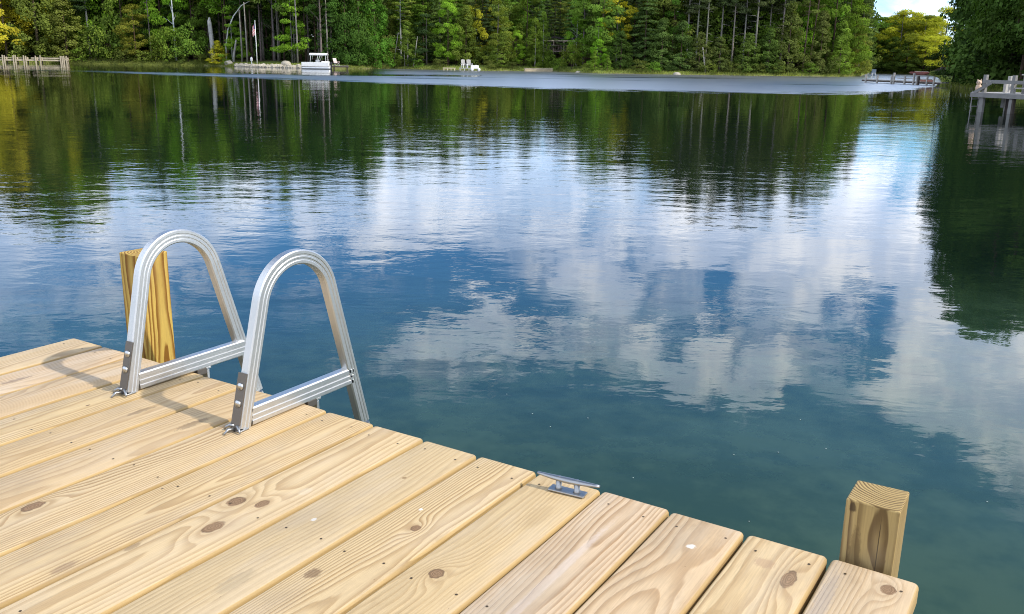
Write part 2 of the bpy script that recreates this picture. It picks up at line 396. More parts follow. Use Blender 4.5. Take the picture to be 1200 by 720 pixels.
def board_mesh(i, L=2.44):
    R = random.Random(100+i); w = .140; th = .038; rr = .0062
    gapr = {13: .001, 14: .0, 15: 0}.get(i, 0)
    prof = []                                                    # (x, z) outline, z = 0 top
    for cx, cz, a0 in ((w/2-rr, -rr, 90), (w/2-rr, -th+rr, 0), (-w/2+rr, -th+rr, -90), (-w/2+rr, -rr, -180)):
        for k in range(5):
            a = rad(a0 - k*22.5); prof.append((cx+rr*math.cos(a), cz+rr*math.sin(a)))
    # stations along the board
    e = [0, .0012, .003, .006, .010]
    ys = [-v for v in e] + [-(.02+(L-.04)*k/60) for k in range(61)] + [-(L-v) for v in reversed(e)]
    vs = []; fs = []
    off = [R.uniform(-1, 1) for _ in range(3)]; np_ = len(prof)
    end = R.uniform(-.003, .003)
    tx = []
    for y in ys:
        tt = min(-y, L+y); r2 = .010
        ins = r2 - math.sqrt(max(0, r2*r2-(r2-min(tt, r2))**2)); insz = ins*.35
        wv = .0012*mnoise.noise((y*2.3, i*3.1, 0)) + .0007*off[0]
        ww = 1 - 2*ins/w
        for (px, pz) in prof:
            wob = .0009*mnoise.noise((y*7, i*5.1+px*9, 1)); cup = (px/(w/2))**2*.0010*off[1]
            z = pz
            z = -th/2 + (pz+th/2)*(1-2*insz/th)
            vs.append((px*ww + wv + wob*(1 if px > 0 else -1), y+end+ (px*off[2]*.02 if True else 0), z+cup))
    for s in range(len(ys)-1):
        for k in range(np_):
            a = s*np_+k; b = s*np_+(k+1) % np_; fs.append((a, b, b+np_, a+np_))
    fs.append(list(range(np_))[::-1]); fs.append([(len(ys)-1)*np_+k for k in range(np_)])
    me = bpy.data.meshes.new('deck_board'); me.from_pydata(vs, [], fs); 
    bm = bmesh.new(); bm.from_mesh(me); bmesh.ops.recalc_face_normals(bm, faces=bm.faces)
    for f in bm.faces: f.smooth = len(f.verts) == 4
    for yj in (-.05, -.45, -.86, -1.27, -1.68, -2.08, -2.38):    # screws at every joist
        for sx in (-.042, .043):
            x = sx+R.uniform(-.006, .006); y = yj+R.uniform(-.008, .008)
            z = (x/(w/2))**2*.0010*off[1]
            ret = bmesh.ops.create_circle(bm, cap_ends=True, segments=8, radius=.0024, matrix=Matrix.Translation((x, y, z+.0007)))
            for v in ret['verts']:
                for f in v.link_faces: f.material_index = 1
    bm.to_mesh(me); bm.free(); return me

def build_dock():
    d = empty('wooden_dock', (0, 0, DECK), 0, 'new yellow pine plank dock in the foreground holding the ladder and cleat', 'dock')
    R = random.Random(5)
    tones = {0:(1.02,1.0,.95),1:(1.02,.97,.97),2:(1.0,.96,.93),3:(1,.97,.85),4:(.93,.88,.78),5:(.95,.90,.82),6:(1.0,.97,.9),7:(1,.96,.85),8:(1.03,1,.92),
             9:(.92,.90,.82),10:(1.0,.97,.87),11:(.95,.91,.80),12:(.98,.94,.98),13:(1.0,.95,.94),14:(1.06,1.02,.92),15:(.98,.95,.95)}
    piths = {0:(.05,-.09),1:(.09,-.12),2:(-.07,-.10),3:(.0,-.06),4:(.01,-.055),5:(.06,-.15),6:(-.1,-.14),7:(.01,-.05),8:(-.02,-.10),9:(.12,-.16),
             10:(.03,-.065),11:(-.09,-.13),12:(.01,-.06),13:(.02,-.10),14:(-.02,-.09),15:(.04,-.07)}
    for i in range(16):
        tn = tones[i]; e = tuple(a*b for a, b in zip((.545,.415,.25), tn)); l = tuple(a*b for a, b in zip((.285,.17,.07), tn))
        m = wood_mat('pine_board_%02d' % i, i*7+3, piths[i], R.uniform(.0045, .0068), BOARD_KN.get(i, []), e, l,
                     contrast=R.uniform(.55, .82) if i not in (9, 11) else .35, wander=R.uniform(.03, .07), grey=.6 if i in (1, 2, 12, 13, 15) else .3, marks=BOARD_MK.get(i, ()))
        meshob('deck_board', board_mesh(i), [m, screw_m], d, loc=((i+.5)*BP, 0, 0))
    fm = wood_mat('framing_pine', 77, (.0,-.1), .006, [], (.5,.36,.17), (.33,.2,.08), axis='x', top_shift=False)
    MB().box((8*BP, -.055, -.133), (16*BP-.03, .038, .185), bevel=.003).build('rim_joist', fm, d)
    for y in (-.45, -.86, -1.27, -1.68, -2.08, -2.38):
        MB().box((8*BP, y, -.133), (16*BP-.03, .038, .185), bevel=.003).build('joist', fm, d)
    return d
dock = build_dock()
def post_mesh(w, z0, z1):
    mb = MB(); mb.box((0, 0, (z0+z1)/2), (w, w, z1-z0), bevel=.003)
    me = bpy.data.meshes.new('post'); bmesh.ops.subdivide_edges(mb.bm, edges=[e for e in mb.bm.edges if e.calc_length() > .5], cuts=12)
    for v in mb.bm.verts:
        if v.co.z > z1-.01: v.co.z += .0035*mnoise.noise((v.co.x*20, v.co.y*20, 4))
    mb.bm.to_mesh(me); mb.bm.free(); return me
pm_l = wood_mat('treated_post_left', 31, (.012, .012), .0075, [], (.50,.335,.075), (.20,.085,.008), axis='z', contrast=1.25, wander=.06, grey=.05, top_shift=False)
pm_r = wood_mat('treated_post_right', 57, marks=[(.016, .02, .0011, .075, (.04,.025,.012), .85, .35), (-.031, .09, .007, .012, (.05,.03,.015), .8, .5), (-.020, .0, .012, .07, (.10,.06,.025), .5, .6)], pith= (.02, .06), ring=.006, knots=[(-.0, -.06, .008, 2)], early=(.40,.28,.11), late=(.11,.062,.02), axis='z', contrast=1.2, wander=.05, grey=.1, top_shift=False)
pm_b = wood_mat('treated_post', 58, (.02, .06), .006, [], (.42,.29,.10), (.20,.12,.04), axis='z', contrast=.9, wander=.05, grey=.1, top_shift=False)
o = meshob('post', post_mesh(.092, -2.2, .268), pm_l, dock, loc=(.215, .108, 0), rot=(0, rad(.5), 0)); o['label'] = 'yellow square post standing behind the ladder'
o = meshob('post', post_mesh(.087, -2.2, .103), pm_r, dock, loc=(2.243, .065, 0), rot=(0, rad(0), 0)); o['label'] = 'short square post sticking up at the right dock corner'
for x in (.293, 2.2): meshob('post', post_mesh(.090, -2.2, -.04), pm_b, dock, loc=(x, -2.49, 0))

# ------------------------------------------------------------------ aluminium ladder
def alu_mat(name, base=.72, rough=.33):
    m, t, b = material(name)
    tc = t.new('ShaderNodeTexCoord'); n = t.noise(tc.outputs['Object'], 60, 4, .6); n2 = t.noise(tc.outputs['Object'], 9, 3, .5)
    f = t.add(t.lin(n2, .3, .7, base*.95, base*1.03), t.mul(t.sub(n, .5), .02))
    t.put(b.inputs['Base Color'], t.xyz(f, f, t.mul(f, .985))); b.inputs['Metallic'].default_value = 1.0
    t.put(b.inputs['Roughness'], t.lin(n, .2, .8, rough-.02, rough+.04)); return m
alu = alu_mat('anodised_aluminium', .66, .45); alud = plain('dark_bracket_steel', (.16, .14, .12), .45, .7); boltm = alu_mat('bolt_steel', .60, .3); hookm = alu_mat('worn_hook_steel', .36, .38)
def arch_path():
    cy, cz, r = -.004, .250, .112
    f1 = (-.188, 0.0); f2 = (.52, -1.45)
    def tang(f, side):
        dy, dz = f[0]-cy, f[1]-cz; D = math.hypot(dy, dz); base = math.atan2(dz, dy); off = math.acos(r/D)
        a = base + (-off if side < 0 else off); return a
    a1 = tang(f1, -1); a2 = tang(f2, +1)
    a1 = a1 % (2*math.pi); a2 = a2 % (2*math.pi)
    if a2 > math.pi: a2 -= 2*math.pi
    pts = [f1]; n = 30
    for k in range(n+1):
        a = a1 + (a2-a1)*k/n; pts.append((cy+r*math.cos(a), cz+r*math.sin(a)))
    pts.append((.212, -.12)); 
    return pts
PATH = arch_path()
def sweep(path, prof, x0):
    """closed profile (x, n) swept along a path in the y-z plane"""
    n = len(path); k = len(prof); vs = []; fs = []
    for i, (y, z) in enumerate(path):
        a = path[max(i-1, 0)]; b = path[min(i+1, n-1)]
        ty, tz = b[0]-a[0], b[1]-a[1]; L = math.hypot(ty, tz); ty /= L; tz /= L
        ny, nz = -tz, ty
        for (px, pn) in prof: vs.append((x0+px, y+ny*pn, z+nz*pn))
    for i in range(n-1):
        for j in range(k):
            a = i*k+j; b = i*k+(j+1) % k; fs.append((a, b, b+k, a+k))
    fs.append(list(range(k))); fs.append([(n-1)*k+j for j in range(k)][::-1])
    me = bpy.data.meshes.new('sweep'); me.from_pydata(vs, [], fs)
    bm = bmesh.new(); bm.from_mesh(me); bmesh.ops.recalc_face_normals(bm, faces=bm.faces)
    bm.to_mesh(me); bm.free(); return me
def ribbed(hw, hd, groove=.0016, ribs=2):
    """profile: half thickness hw (x), half depth hd (n), grooves on both x faces, small chamfers"""
    c = .003
    p = [(-hw+c, -hd), (hw-c, -hd), (hw, -hd+c)]
    xs = []
    span = 2*(hd-c)*.86; st = span/(ribs*2+1) if ribs else 0
    if ribs:
        v = -span/2
        for q in range(ribs):
            v += st; p += [(hw, v-.0008), (hw-groove, v+.0008), (hw-groove, v+st-.0008), (hw, v+st+.0008)]; v += st
    p += [(hw, hd-c), (hw-c, hd), (-hw+c, hd), (-hw, hd-c)]
    if ribs:
        v = span/2
        for q in range(ribs):
            v -= st; p += [(-hw, v+.0008), (-hw+groove, v-.0008), (-hw+groove, v-st+.0008), (-hw, v-st-.0008)]; v -= st
    p += [(-hw, -hd+c)]
    return p
def build_ladder():
    xl, xr = .533, .937; xm = (xl+xr)/2
    d = empty('boarding_ladder', (xm, 0, DECK), 0, 'ribbed aluminium swim ladder with two arched handrails on the dock edge', 'ladder')
    for x in (xl-xm, xr-xm):
        o = meshob('handrail', sweep([(p[0], p[1]+.003) for p in PATH], ribbed(.0125, .0168, .0012), x), alu, d)
        if x < 0:                                                     # the left rail leans a little outward
            for v in o.data.vertices: v.co.x -= .062*max(0, v.co.z-.02)
        # lower run of the rail into the water
        low = [(.2125, -.125), (.27, -.32), (.32, -.55), (.36, -.8), (.40, -1.3)]
        meshob('ladder_leg', sweep(low, ribbed(.0125, .0165), x), alu, d)
        # base bar
        meshob('base_bar', sweep([(-.166, .0245), (.172, .0245)], ribbed(.0125, .0215, .0022), x), alu, d)
        # bracket on the outer edge of the front leg
        ly = -.188; sl = (PATH[1][0]-PATH[0][0])/(PATH[1][1]-PATH[0][1])
        mb = MB(); mb.beam((x, ly-.0205, .004), (x, ly-.0205+sl*.125, .129), .027, .003)
        br = mb.build('bracket_plate', alud, d)
        for zz in (.062, .100):
            y = ly-.0225+sl*zz
            b = MB(); b.ball((x, y-.002, zz+.002), (.0065, .005, .0065), 2); b.tube([(x, y+.003, zz), (x, y-.004, zz)], .0085, 12)
            b.build('bolt', boltm, br, smooth=True)
        # hook foot: two curled tabs on the deck
        f = MB()
        for s in (-1, 1):
            f.tube([(x+s*.004, ly-.017, .012), (x+s*.013, ly-.022, .014), (x+s*.021, ly-.026, .009), (x+s*.026, ly-.029, .0035)], [.0042, .0038, .0030, .0018], 8)
        f.tube([(x, ly-.014, .004), (x-.002, ly-.038, .010), (x-.002, ly-.05, .002)], [.0045, .0038, .002], 8)
        f.box((x, ly-.008, .002), (.034, .028, .004), bevel=.001)
        f.build('foot_hook', hookm, d, smooth=True)
        # hanger strap down the face of the dock and its dark stop block
        MB().box((x-.004, .045, -.105), (.024, .008, .20), bevel=.001).build('hanger_strap', alu, d)
        MB().box((x-.002, .024, -.004), (.026, .032, .018), bevel=.002).build('stop_block', alud, d)
        MB().box((x-.004, .045, .0015), (.030, .016, .006), bevel=.001).build('strap_flange', alu, d)
    for k, (y, z) in enumerate(((.225, -.17), (.297, -.43), (.347, -.69), (.385, -1.0))):
        MB().box((0, y, z), (xr-xl-.026, .075, .022), bevel=.003).build('step', alu, d)
build_ladder()

# ------------------------------------------------------------------ cleat
def build_cleat():
    d = empty('dock_cleat', (1.700, -.048, DECK+.0012), rad(6), 'small polished metal mooring cleat screwed to the board end', 'cleat')
    chrome = alu_mat('cleat_metal', .40, .42)
    MB().box((0, 0, .0025), (.078, .026, .005), bevel=.0018).build('base_plate', chrome, d)
    for s in (-1, 1): MB().tube([(s*.020, 0, .004), (s*.020, 0, .008), (s*.020, 0, .026)], [.0085, .0058, .0062], 12).build('stem', chrome, d, smooth=True)
    n = 14; pts = []; rs = []
    prof = []
    for k in range(n+1):
        u = -1+2*k/n; pts.append((u*.068, 0, .029+.004*abs(u)**2)); rs.append(.0085-.0045*abs(u)**1.5)
    b = MB(); b.tube(pts, rs, 12)
    for v in b.bm.verts: v.co.z = .029 + (v.co.z-.029)*.75
    o = b.build('horn_bar', chrome, d, smooth=True)
    for s in (-1, 1): MB().tube([(s*.020, 0, .031), (s*.020, 0, .0358)], .0035, 10).build('screw', chrome, d)
build_cleat()
bpy.data.objects['dock_cleat'].scale = (.96, .96, .86)

# pale specks of seed fluff floating near the dock
M_FLUFF = plain('seed_fluff', (.36, .38, .34), .9)
for i, (px, py) in enumerate(((594,462),(624,485),(689,490),(938,492),(968,526),(912,530),(860,533),(645,500),(1157,588),(878,611),(742,560))):
    d = FW + (px-600)/FPX*RT + (360-py)/FPX*UP; p = CAM + d*((.003-CAM[2])/d[2])
    mb = MB(); mb.ball((0, 0, 0), (.0032+.001*(i % 3), .0024, .001), 1)
    tag(mb.build('seed_fluff', M_FLUFF, None, loc=tuple(p), rot=(0, 0, i*1.1)), 'tiny pale speck of fluff floating on the dark water near the dock', 'floating speck', 'pale specks floating on the water')

# ------------------------------------------------------------------ trees
def leaf_mat(name='foliage'):
    m = bpy.data.materials.new(name); m.use_nodes = True; nt = m.node_tree; t = NT(nt)
    nt.nodes.remove(nt.nodes['Principled BSDF']); out = nt.nodes['Material Output']
    oi = t.new('ShaderNodeObjectInfo'); at_ = t.new('ShaderNodeAttribute', attribute_name='tone')
    f = at_.outputs['Fac']
    c = t.mix(1.0, oi.outputs['Color'], t.xyz(f, f, t.mul(f, .9)), 'MULTIPLY')
    d = t.new('ShaderNodeBsdfDiffuse'); tr = t.new('ShaderNodeBsdfTranslucent')
    t.l.new(c, d.inputs[0]); t.put(tr.inputs[0], t.mix(1.0, c, (1.1, 1.25, .5), 'MULTIPLY'))
    mx = t.new('ShaderNodeMixShader'); mx.inputs[0].default_value = .35
    t.l.new(d.outputs[0], mx.inputs[1]); t.l.new(tr.outputs[0], mx.inputs[2]); t.l.new(mx.outputs[0], out.inputs[0])
    return m
LEAF = leaf_mat()
def bark_mat():
    m, t, b = material('bark'); oi = t.new('ShaderNodeObjectInfo'); tc = t.new('ShaderNodeTexCoord'); o = t.sep(tc.outputs['Object'])
    n = t.noise(t.xyz(o[0], o[1], t.mul(o[2], .3)), 6, 4, .65); f = t.lin(n, .3, .7, .55, 1.3)
    t.put(b.inputs['Base Color'], t.mix(1.0, oi.outputs['Color'], t.xyz(f, f, f), 'MULTIPLY')); b.inputs['Roughness'].default_value = .9
    b.inputs['Specular IOR Level'].default_value = .1; return m
BARK = bark_mat()

def leaves_mesh(name, pts, nrm, size, tone, flat=.5):
    """one small bent quad per point"""
    n = len(pts); nrm = nrm + rng.normal(0, flat, (n, 3)); nrm /= np.linalg.norm(nrm, axis=1)[:, None]
    a = np.cross(nrm, rng.normal(0, 1, (n, 3))); a /= np.linalg.norm(a, axis=1)[:, None]; b = np.cross(nrm, a)
    s = (size*rng.uniform(.6, 1.35, n))[:, None]; w = s*rng.uniform(.5, .9, (n, 1))
    v = np.empty((n, 4, 3)); v[:, 0] = pts - a*s*.5; v[:, 1] = pts - b*w*.5 + nrm*s*.08; v[:, 2] = pts + a*s*.5; v[:, 3] = pts + b*w*.5 + nrm*s*.08
    me = bpy.data.meshes.new(name)
    me.vertices.add(4*n); me.vertices.foreach_set('co', v.reshape(-1)); me.loops.add(4*n); me.loops.foreach_set('vertex_index', np.arange(4*n))
    me.polygons.add(n); me.polygons.foreach_set('loop_start', np.arange(0, 4*n, 4)); me.polygons.foreach_set('loop_total', np.full(n, 4))
    me.update(calc_edges=True)
    at_ = me.attributes.new('tone', 'FLOAT', 'POINT'); at_.data.foreach_set('value', np.repeat(tone, 4))
    me.materials.append(LEAF); return me
def clusters(cs, rs, per, size, flatz=.55, dens=1.0):
    P, Nn, T = [], [], []
    for c, r in zip(cs, rs):
        n = max(6, int(per*r*r*dens)); d = rng.normal(0, 1, (n, 3)); d /= np.linalg.norm(d, axis=1)[:, None]
        rr = rng.uniform(.35, 1.0, (n, 1))**.6; q = d*rr; q[:, 2] *= flatz
        P.append(c + q*r); nn = d.copy(); nn[:, 2] = np.abs(nn[:, 2])*.8+.35; co = c.copy(); co[2] = 0; nn += co/max(np.linalg.norm(co), .5)*.8; Nn.append(nn); T.append(np.full(n, rng.uniform(.72, 1.28))*rng.uniform(.85, 1.15, n))
    return np.concatenate(P), np.concatenate(Nn), np.concatenate(T)
def trunk_mesh(H, r0, limbs, lean=.02, taper=.15):
    mb = MB(); pts = []; x = y = 0; 
    for k in range(9):
        z = H*k/8; pts.append((x, y, z-.3 if k == 0 else z)); x += random.uniform(-lean, lean)*H/8; y += random.uniform(-lean, lean)*H/8
    mb.tube(pts, [r0*(1-(1-taper)*k/8)*(1.25 if k == 0 else 1) for k in range(9)], 7)
    for (z, az_, L, up) in limbs:
        i = min(7, int(z/H*8)); p = Vector(pts[i]).lerp(Vector(pts[i+1]), z/H*8-i); p.z = z
        d = Vector((math.cos(az_), math.sin(az_), up)); r = r0*.3*(1-z/H*.7)
        mb.tube([p, p+d*L*.5+Vector((0, 0, .02*L)), p+d*L], [r, r*.6, r*.2], 5)
    me = bpy.data.meshes.new('trunk'); mb.bm.to_mesh(me); mb.bm.free(); me.materials.append(BARK)
    me.polygons.foreach_set('use_smooth', [True]*len(me.polygons)); return me
def mk_decid(H=16, W=9, base=.12, n=62):
    cs, rs = [], []
    for _ in range(n):
        z = random.uniform(base, .97); f = (z-base)/(1-base); wmax = W/2*math.sin(math.pi*min(1, f*.86+.14))**.7
        a = random.uniform(0, 6.28); r = wmax*random.uniform(.35, 1.0)**.55*random.uniform(.8, 1.12)
        cs.append(np.array([r*math.cos(a), r*math.sin(a), z*H])); rs.append(random.uniform(.7, 1.5)*W/9)
    P, N, T = clusters(cs, rs, 105, .3, .55); 
    limbs = [(random.uniform(.25, .85)*H, random.uniform(0, 6.28), random.uniform(.2, .4)*W, random.uniform(.3, .9)) for _ in range(9)]
    return trunk_mesh(H*.92, .22, limbs), leaves_mesh('crown', P, N, .30, T)
def mk_layer(H=15, W=8, base=.18):
    cs, rs = [], []
    for L in range(9):
        z = base+(.97-base)*L/8; f = (1-L/8.6)**.6*W/2; k = max(1, int(7*(1-L/10)))
        for j in range(k):
            a = random.uniform(0, 6.28); r = f*random.uniform(.3, 1)
            cs.append(np.array([r*math.cos(a), r*math.sin(a), z*H+random.uniform(-.9, .9)-r*.12])); rs.append(random.uniform(.8, 1.5))
    P, N, T = clusters(cs, rs, 115, .3, .48)
    limbs = [(c[2]-.2, math.atan2(c[1], c[0]), math.hypot(c[0], c[1]), .06) for c in cs[::2]]
    return trunk_mesh(H*.95, .17, limbs), leaves_mesh('crown', P, N, .30, T, .35)
def mk_cedar(H=13, W=5.2, base=.02, n=150):
    cs, rs = [], []; sd = random.uniform(0, 90)
    for _ in range(n):
        z = base+(1-base)*random.random()**1.25; f = (1-(z-base)/(1-base)); w = W/2*(min(1, f*1.25+.03))**.85
        if z < .12: w *= .75+2*z
        a = random.uniform(0, 6.28); w *= .74+.8*(mnoise.noise((math.cos(a)*1.3+sd, math.sin(a)*1.3, z*4.5))+.35); r = w*random.uniform(.55, 1.08)
        cs.append(np.array([r*math.cos(a), r*math.sin(a), z*H])); rs.append(random.uniform(.38, .8))
    P, N, T = clusters(cs, rs, 170, .24, .9)
    return trunk_mesh(H*.96, .17, []), leaves_mesh('crown', P, N, .24, T, .5)
def mk_pine(H=21, W=6, base=.45, sparse=1.0):
    cs, rs, lim = [], [], []
    nw = 13
    for L in range(nw):
        z = base+(.98-base)*L/(nw-1); f = W/2*min(1, (1-L/(nw+.5))*1.5)**.7*(.65+.35*min(1, L/3))
        for j in range(random.randint(3, 5)):
            a = random.uniform(0, 6.28); R_ = f*random.uniform(.55, 1.1); zz = z*H+random.uniform(-.5, .5)
            lim.append((zz-.1, a, R_, .12))
            for q in (.45, .75, 1.0):
                cs.append(np.array([R_*q*math.cos(a), R_*q*math.sin(a), zz+R_*q*.12])); rs.append(random.uniform(.42, .8)*sparse)
    for _ in range(14):                                              # dead lower branches
        lim.append((random.uniform(.15, base+.1)*H, random.uniform(0, 6.28), random.uniform(.4, 1.6), random.uniform(-.25, .1)))
    P, N, T = clusters(cs, rs, 120, .26, .42)
    return trunk_mesh(H*.98, .19, lim, .012), leaves_mesh('crown', P, N, .25, T, .6)
def mk_spruce(H=18, W=6.0, base=.08):
    cs, rs = [], []; lim = []
    nw = 22
    for L in range(nw):
        z = base+(.99-base)*L/(nw-1); f = W/2*(1-L/(nw+.3))**.8
        for j in range(6 if L < 15 else 3):
            a = random.uniform(0, 6.28); R_ = f*random.uniform(.7, 1.1)
            for q in (.4, .75, 1.0):
                cs.append(np.array([R_*q*math.cos(a), R_*q*math.sin(a), z*H-R_*q*.22])); rs.append(random.uniform(.38, .66))
    P, N, T = clusters(cs, rs, 120, .24, .45)
    return trunk_mesh(H*.98, .18, lim, .01), leaves_mesh('crown', P, N, .24, T, .6)
def mk_bush(H=3, W=3.6):
    cs, rs = [], []
    for _ in range(46):
        z = random.uniform(.12, .92); w = W/2*math.sqrt(max(0.05, 1-(z-.35)**2/.42)); a = random.uniform(0, 6.28); r = w*random.uniform(.2, 1)**.6
        cs.append(np.array([r*math.cos(a), r*math.sin(a), z*H])); rs.append(random.uniform(.3, .6))
    P, N, T = clusters(cs, rs, 150, .18, .75)
    return trunk_mesh(H*.6, .05, [(H*.2, a, W*.35, .9) for a in (0, 1.3, 2.5, 3.9, 5)]), leaves_mesh('crown', P, N, .18, T, .6)
SIZE = {'decid': (16, 9), 'layer': (15, 8), 'cedar': (13, 5.2), 'pine': (21, 6), 'spruce': (18, 6), 'bush': (3, 3.6), 'high': (19, 8)}
PROTO = {'decid': [mk_decid() for _ in range(4)], 'layer': [mk_layer() for _ in range(3)], 'cedar': [mk_cedar() for _ in range(7)],
         'pine': [mk_pine() for _ in range(4)], 'spruce': [mk_spruce() for _ in range(3)], 'bush': [mk_bush() for _ in range(4)],
         'high': [mk_decid(19, 8, .42, 46) for _ in range(3)]}
NAME = {'decid': 'leafy_tree', 'layer': 'maple_tree', 'cedar': 'cedar_tree', 'pine': 'pine_tree', 'spruce': 'spruce_tree', 'bush': 'bush', 'high': 'leafy_tree'}
CAT = {'decid': 'tree', 'layer': 'tree', 'cedar': 'tree', 'pine': 'tree', 'spruce': 'tree', 'bush': 'bush', 'high': 'tree'}
GREY = (.15, .135, .12); BROWN = (.09, .065, .045); PALE = (.42, .40, .37)
G_BRT = (.20, .35, .035); G_MID = (.15, .25, .038); G_DUL = (.165, .215, .055); G_YEL = (.44, .43, .040); G_OLV = (.18, .215, .045); G_DRK = (.095, .16, .045); G_CED = (.16, .235, .038)
def jit(c, s=.12):
    k = random.uniform(1-s, 1+s); return tuple(v*k*random.uniform(.93, 1.07) for v in c)
def tree(kind, x, y, H, W=None, col=G_MID, bark=BROWN, label=None, group=None, z=None, tilt=0, var=None):
    H *= random.uniform(.97, 1.03)
    h0, w0 = SIZE[kind]; sz = H/h0; sw = (W/w0) if W else sz
    tr, cr = PROTO[kind][random.randrange(len(PROTO[kind])) if var is None else var % len(PROTO[kind])]
    dxy = Vector((x-CAM[0], y-CAM[1]))
    if z is None:
        a = math.degrees(math.atan2(dxy.dot(Vector(R0[:2])), dxy.dot(Vector(F0[:2])))); z = ground(dxy.length-shoreR(a))-.05
    e = empty(NAME[kind], (x, y, z), random.uniform(0, 6.28), label, CAT[kind], group); e.scale = (sw, sw, sz)
    if tilt: e.rotation_euler = (tilt*math.cos(1), tilt, e.rotation_euler.z)
    o = bpy.data.objects.new('trunk', tr); C.objects.link(o); o.parent = e; o.color = tuple(jit(bark))+(1,)
    o = bpy.data.objects.new('crown', cr); C.objects.link(o); o.parent = e; o.color = tuple(jit(col, .06))+(1,)
    return e
FPOS = []
def front(kind, px, off, H, W, col, label, bark=BROWN, **k):
    R = shoreP(px)+off; x, y = at(px, R); FPOS.append((x, y)); return tree(kind, x, y, H, W, col, bark, label, **k)

# front rows, left to right, each as the photograph shows it
front('layer', 10, 3, 17, 9, G_YEL, 'yellow-green leafy tree at the left edge of the photo above the pale boardwalk')
front('decid', -22, 5, 18, 10, G_YEL, 'yellow-green tree cut by the left edge of the photo', )
front('cedar', 47, 3, 17, 8.4, G_OLV, 'broad dull olive cedar growing down to the end of the pale boardwalk')
front('layer', 72, 9, 20, 5.5, G_YEL, 'small yellow-green crown with bare trunk showing above the olive cedars')
front('cedar', 80, 2.5, 9.5, 6.5, G_OLV, 'low olive cedar just right of the end of the pale boardwalk')
front('pine', 107, 6, 17, 7, (.07,.12,.045), 'tiered pine with flat grey-green pads left of the round yellow-green tree', PALE)
front('bush', 113, 1.5, 5.2, 6, G_CED, 'mid green bush at the water below the tiered pine')
front('bush', 131, 2.5, 7.5, 6.5, (.10,.17,.03), 'tall bright green bush left of the round yellow-green tree')
front('decid', 147, 6, 17, 7, G_CED, 'olive green leafy tree rising behind the round yellow-green tree')
front('decid', 160, 2.5, 8.8, 5.6, (.17,.19,.03), 'round yellow-green tree beside the dark gap on the left shore')
front('pine', 178, 4, 22, 3, G_DRK, 'thin bare-trunked pine in the dark gap right of the round yellow-green tree', GREY)
front('bush', 184, 1.5, 4.0, 3.2, (.16,.19,.03), 'small yellowish bush at the foot of the thin bare-trunked pine')
front('decid', 192, 8, 19, 8, G_BRT, 'bright green leafy tree just left of the white birch trunk')
front('bush', 199, 2, 5.5, 5.6, G_CED, 'left one of two rounded bushes at the water under the birch')
front('high', 207, 4, 21, 6, G_BRT, 'tall birch with a white trunk among bright green leaves', (.62,.62,.6))
front('bush', 221, 2, 5.8, 6.0, G_MID, 'right one of two rounded bushes at the water under the birch')
front('decid', 228, 7, 18, 7, G_MID, 'green leafy tree left of the broken grey snag')
front('high', 243, 10, 19, 8, G_BRT, 'bright green tree behind the broken grey snag')
front('high', 268, 8, 18, 8, G_BRT, 'bright green tree behind the bent white birch trunk')
front('layer', 273, 5, 7.5, 5, G_BRT, 'small green maple at the foot of the bent white birch trunk', (.3,.3,.27))
front('cedar', 256, 1.4, 3.5, 3.0, (.48,.47,.04), 'small yellow-green conifer on the grassy bank by the snag')
front('high', 296, 12, 17, 8, (.07,.15,.03), 'leafy tree with high crown behind the flagpole')
front('high', 322, 10, 18, 8, G_MID, 'leafy tree with high crown right of the flagpole', GREY)
front('layer', 343, 6, 11.5, 5.6, G_BRT, 'bright layered maple with a bare lower trunk left of the moored boat', GREY)
front('pine', 328, 13, 20, 6, G_MID, 'tall pine with bare trunk in the dark wood between flagpole and boat', GREY)
front('pine', 362, 10, 19, 6, G_MID, 'tall pine with bare trunk directly behind the moored boat', GREY)
front('high', 377, 5, 17, 7, (.065,.135,.028), 'green tree overhanging the lawn chair beside the boat', GREY)
front('spruce', 389, 6, 17.5, 6, (.06,.12,.03), 'feathery green conifer just right of the boat canopy', GREY)
front('cedar', 405, 3.5, 15.5, 5.2, (.07,.14,.028), 'left one of three tall cedars right of the boat')
front('cedar', 421, 3, 18, 5, (.075,.15,.03), 'middle one of three tall cedars right of the boat')
front('cedar', 440, 1.5, 14, 5.0, (.095,.20,.032), 'bright green cedar standing at the point, tallest by the water right of the boat')
front('cedar', 455, 9, 12, 4, G_OLV, 'dull olive cedar tucked behind the bright green point cedar')
front('cedar', 478, 2, 6.6, 4.0, G_CED, 'small cedar between pale leaning trunks on the middle shore', PALE)
front('pine', 470, 6, 15, 5, G_OLV, 'thin pine rising behind the small cedar and its pale leaning trunks', PALE)
front('layer', 500, 4, 8.5, 6, (.055,.10,.035), 'layered green tree left of the beach chairs', GREY)
front('decid', 525, 4, 10.5, 4.6, G_BRT, 'fresh bright green leafy tree above the beach chairs')
front('cedar', 546, 6, 9, 4.5, G_OLV, 'dull olive cedar behind the beach chairs')
front('decid', 565, 10, 13.5, 5, G_YEL, 'yellow-green crown high above the dark cabin')
front('layer', 583, 3.5, 10.5, 5.4, (.15,.19,.03), 'yellow-green layered maple in front of the dark cabin', GREY)
front('cedar', 588, 2, 5.2, 3.6, G_CED, 'low cedar under the yellow-green layered maple')
front('decid', 605, 4, 5.6, 2.6, G_BRT, 'small bright green sapling right of the layered maple')
front('decid', 617, 10, 13, 5.5, (.13,.17,.03), 'light green tree behind the small sapling')
front('cedar', 627, 4, 7.3, 3.4, G_CED, 'left one of two cedars with bare lower trunks left of the porch', PALE)
front('cedar', 636, 4.5, 8.2, 3.0, G_CED, 'right one of two cedars with bare lower trunks left of the porch', PALE)
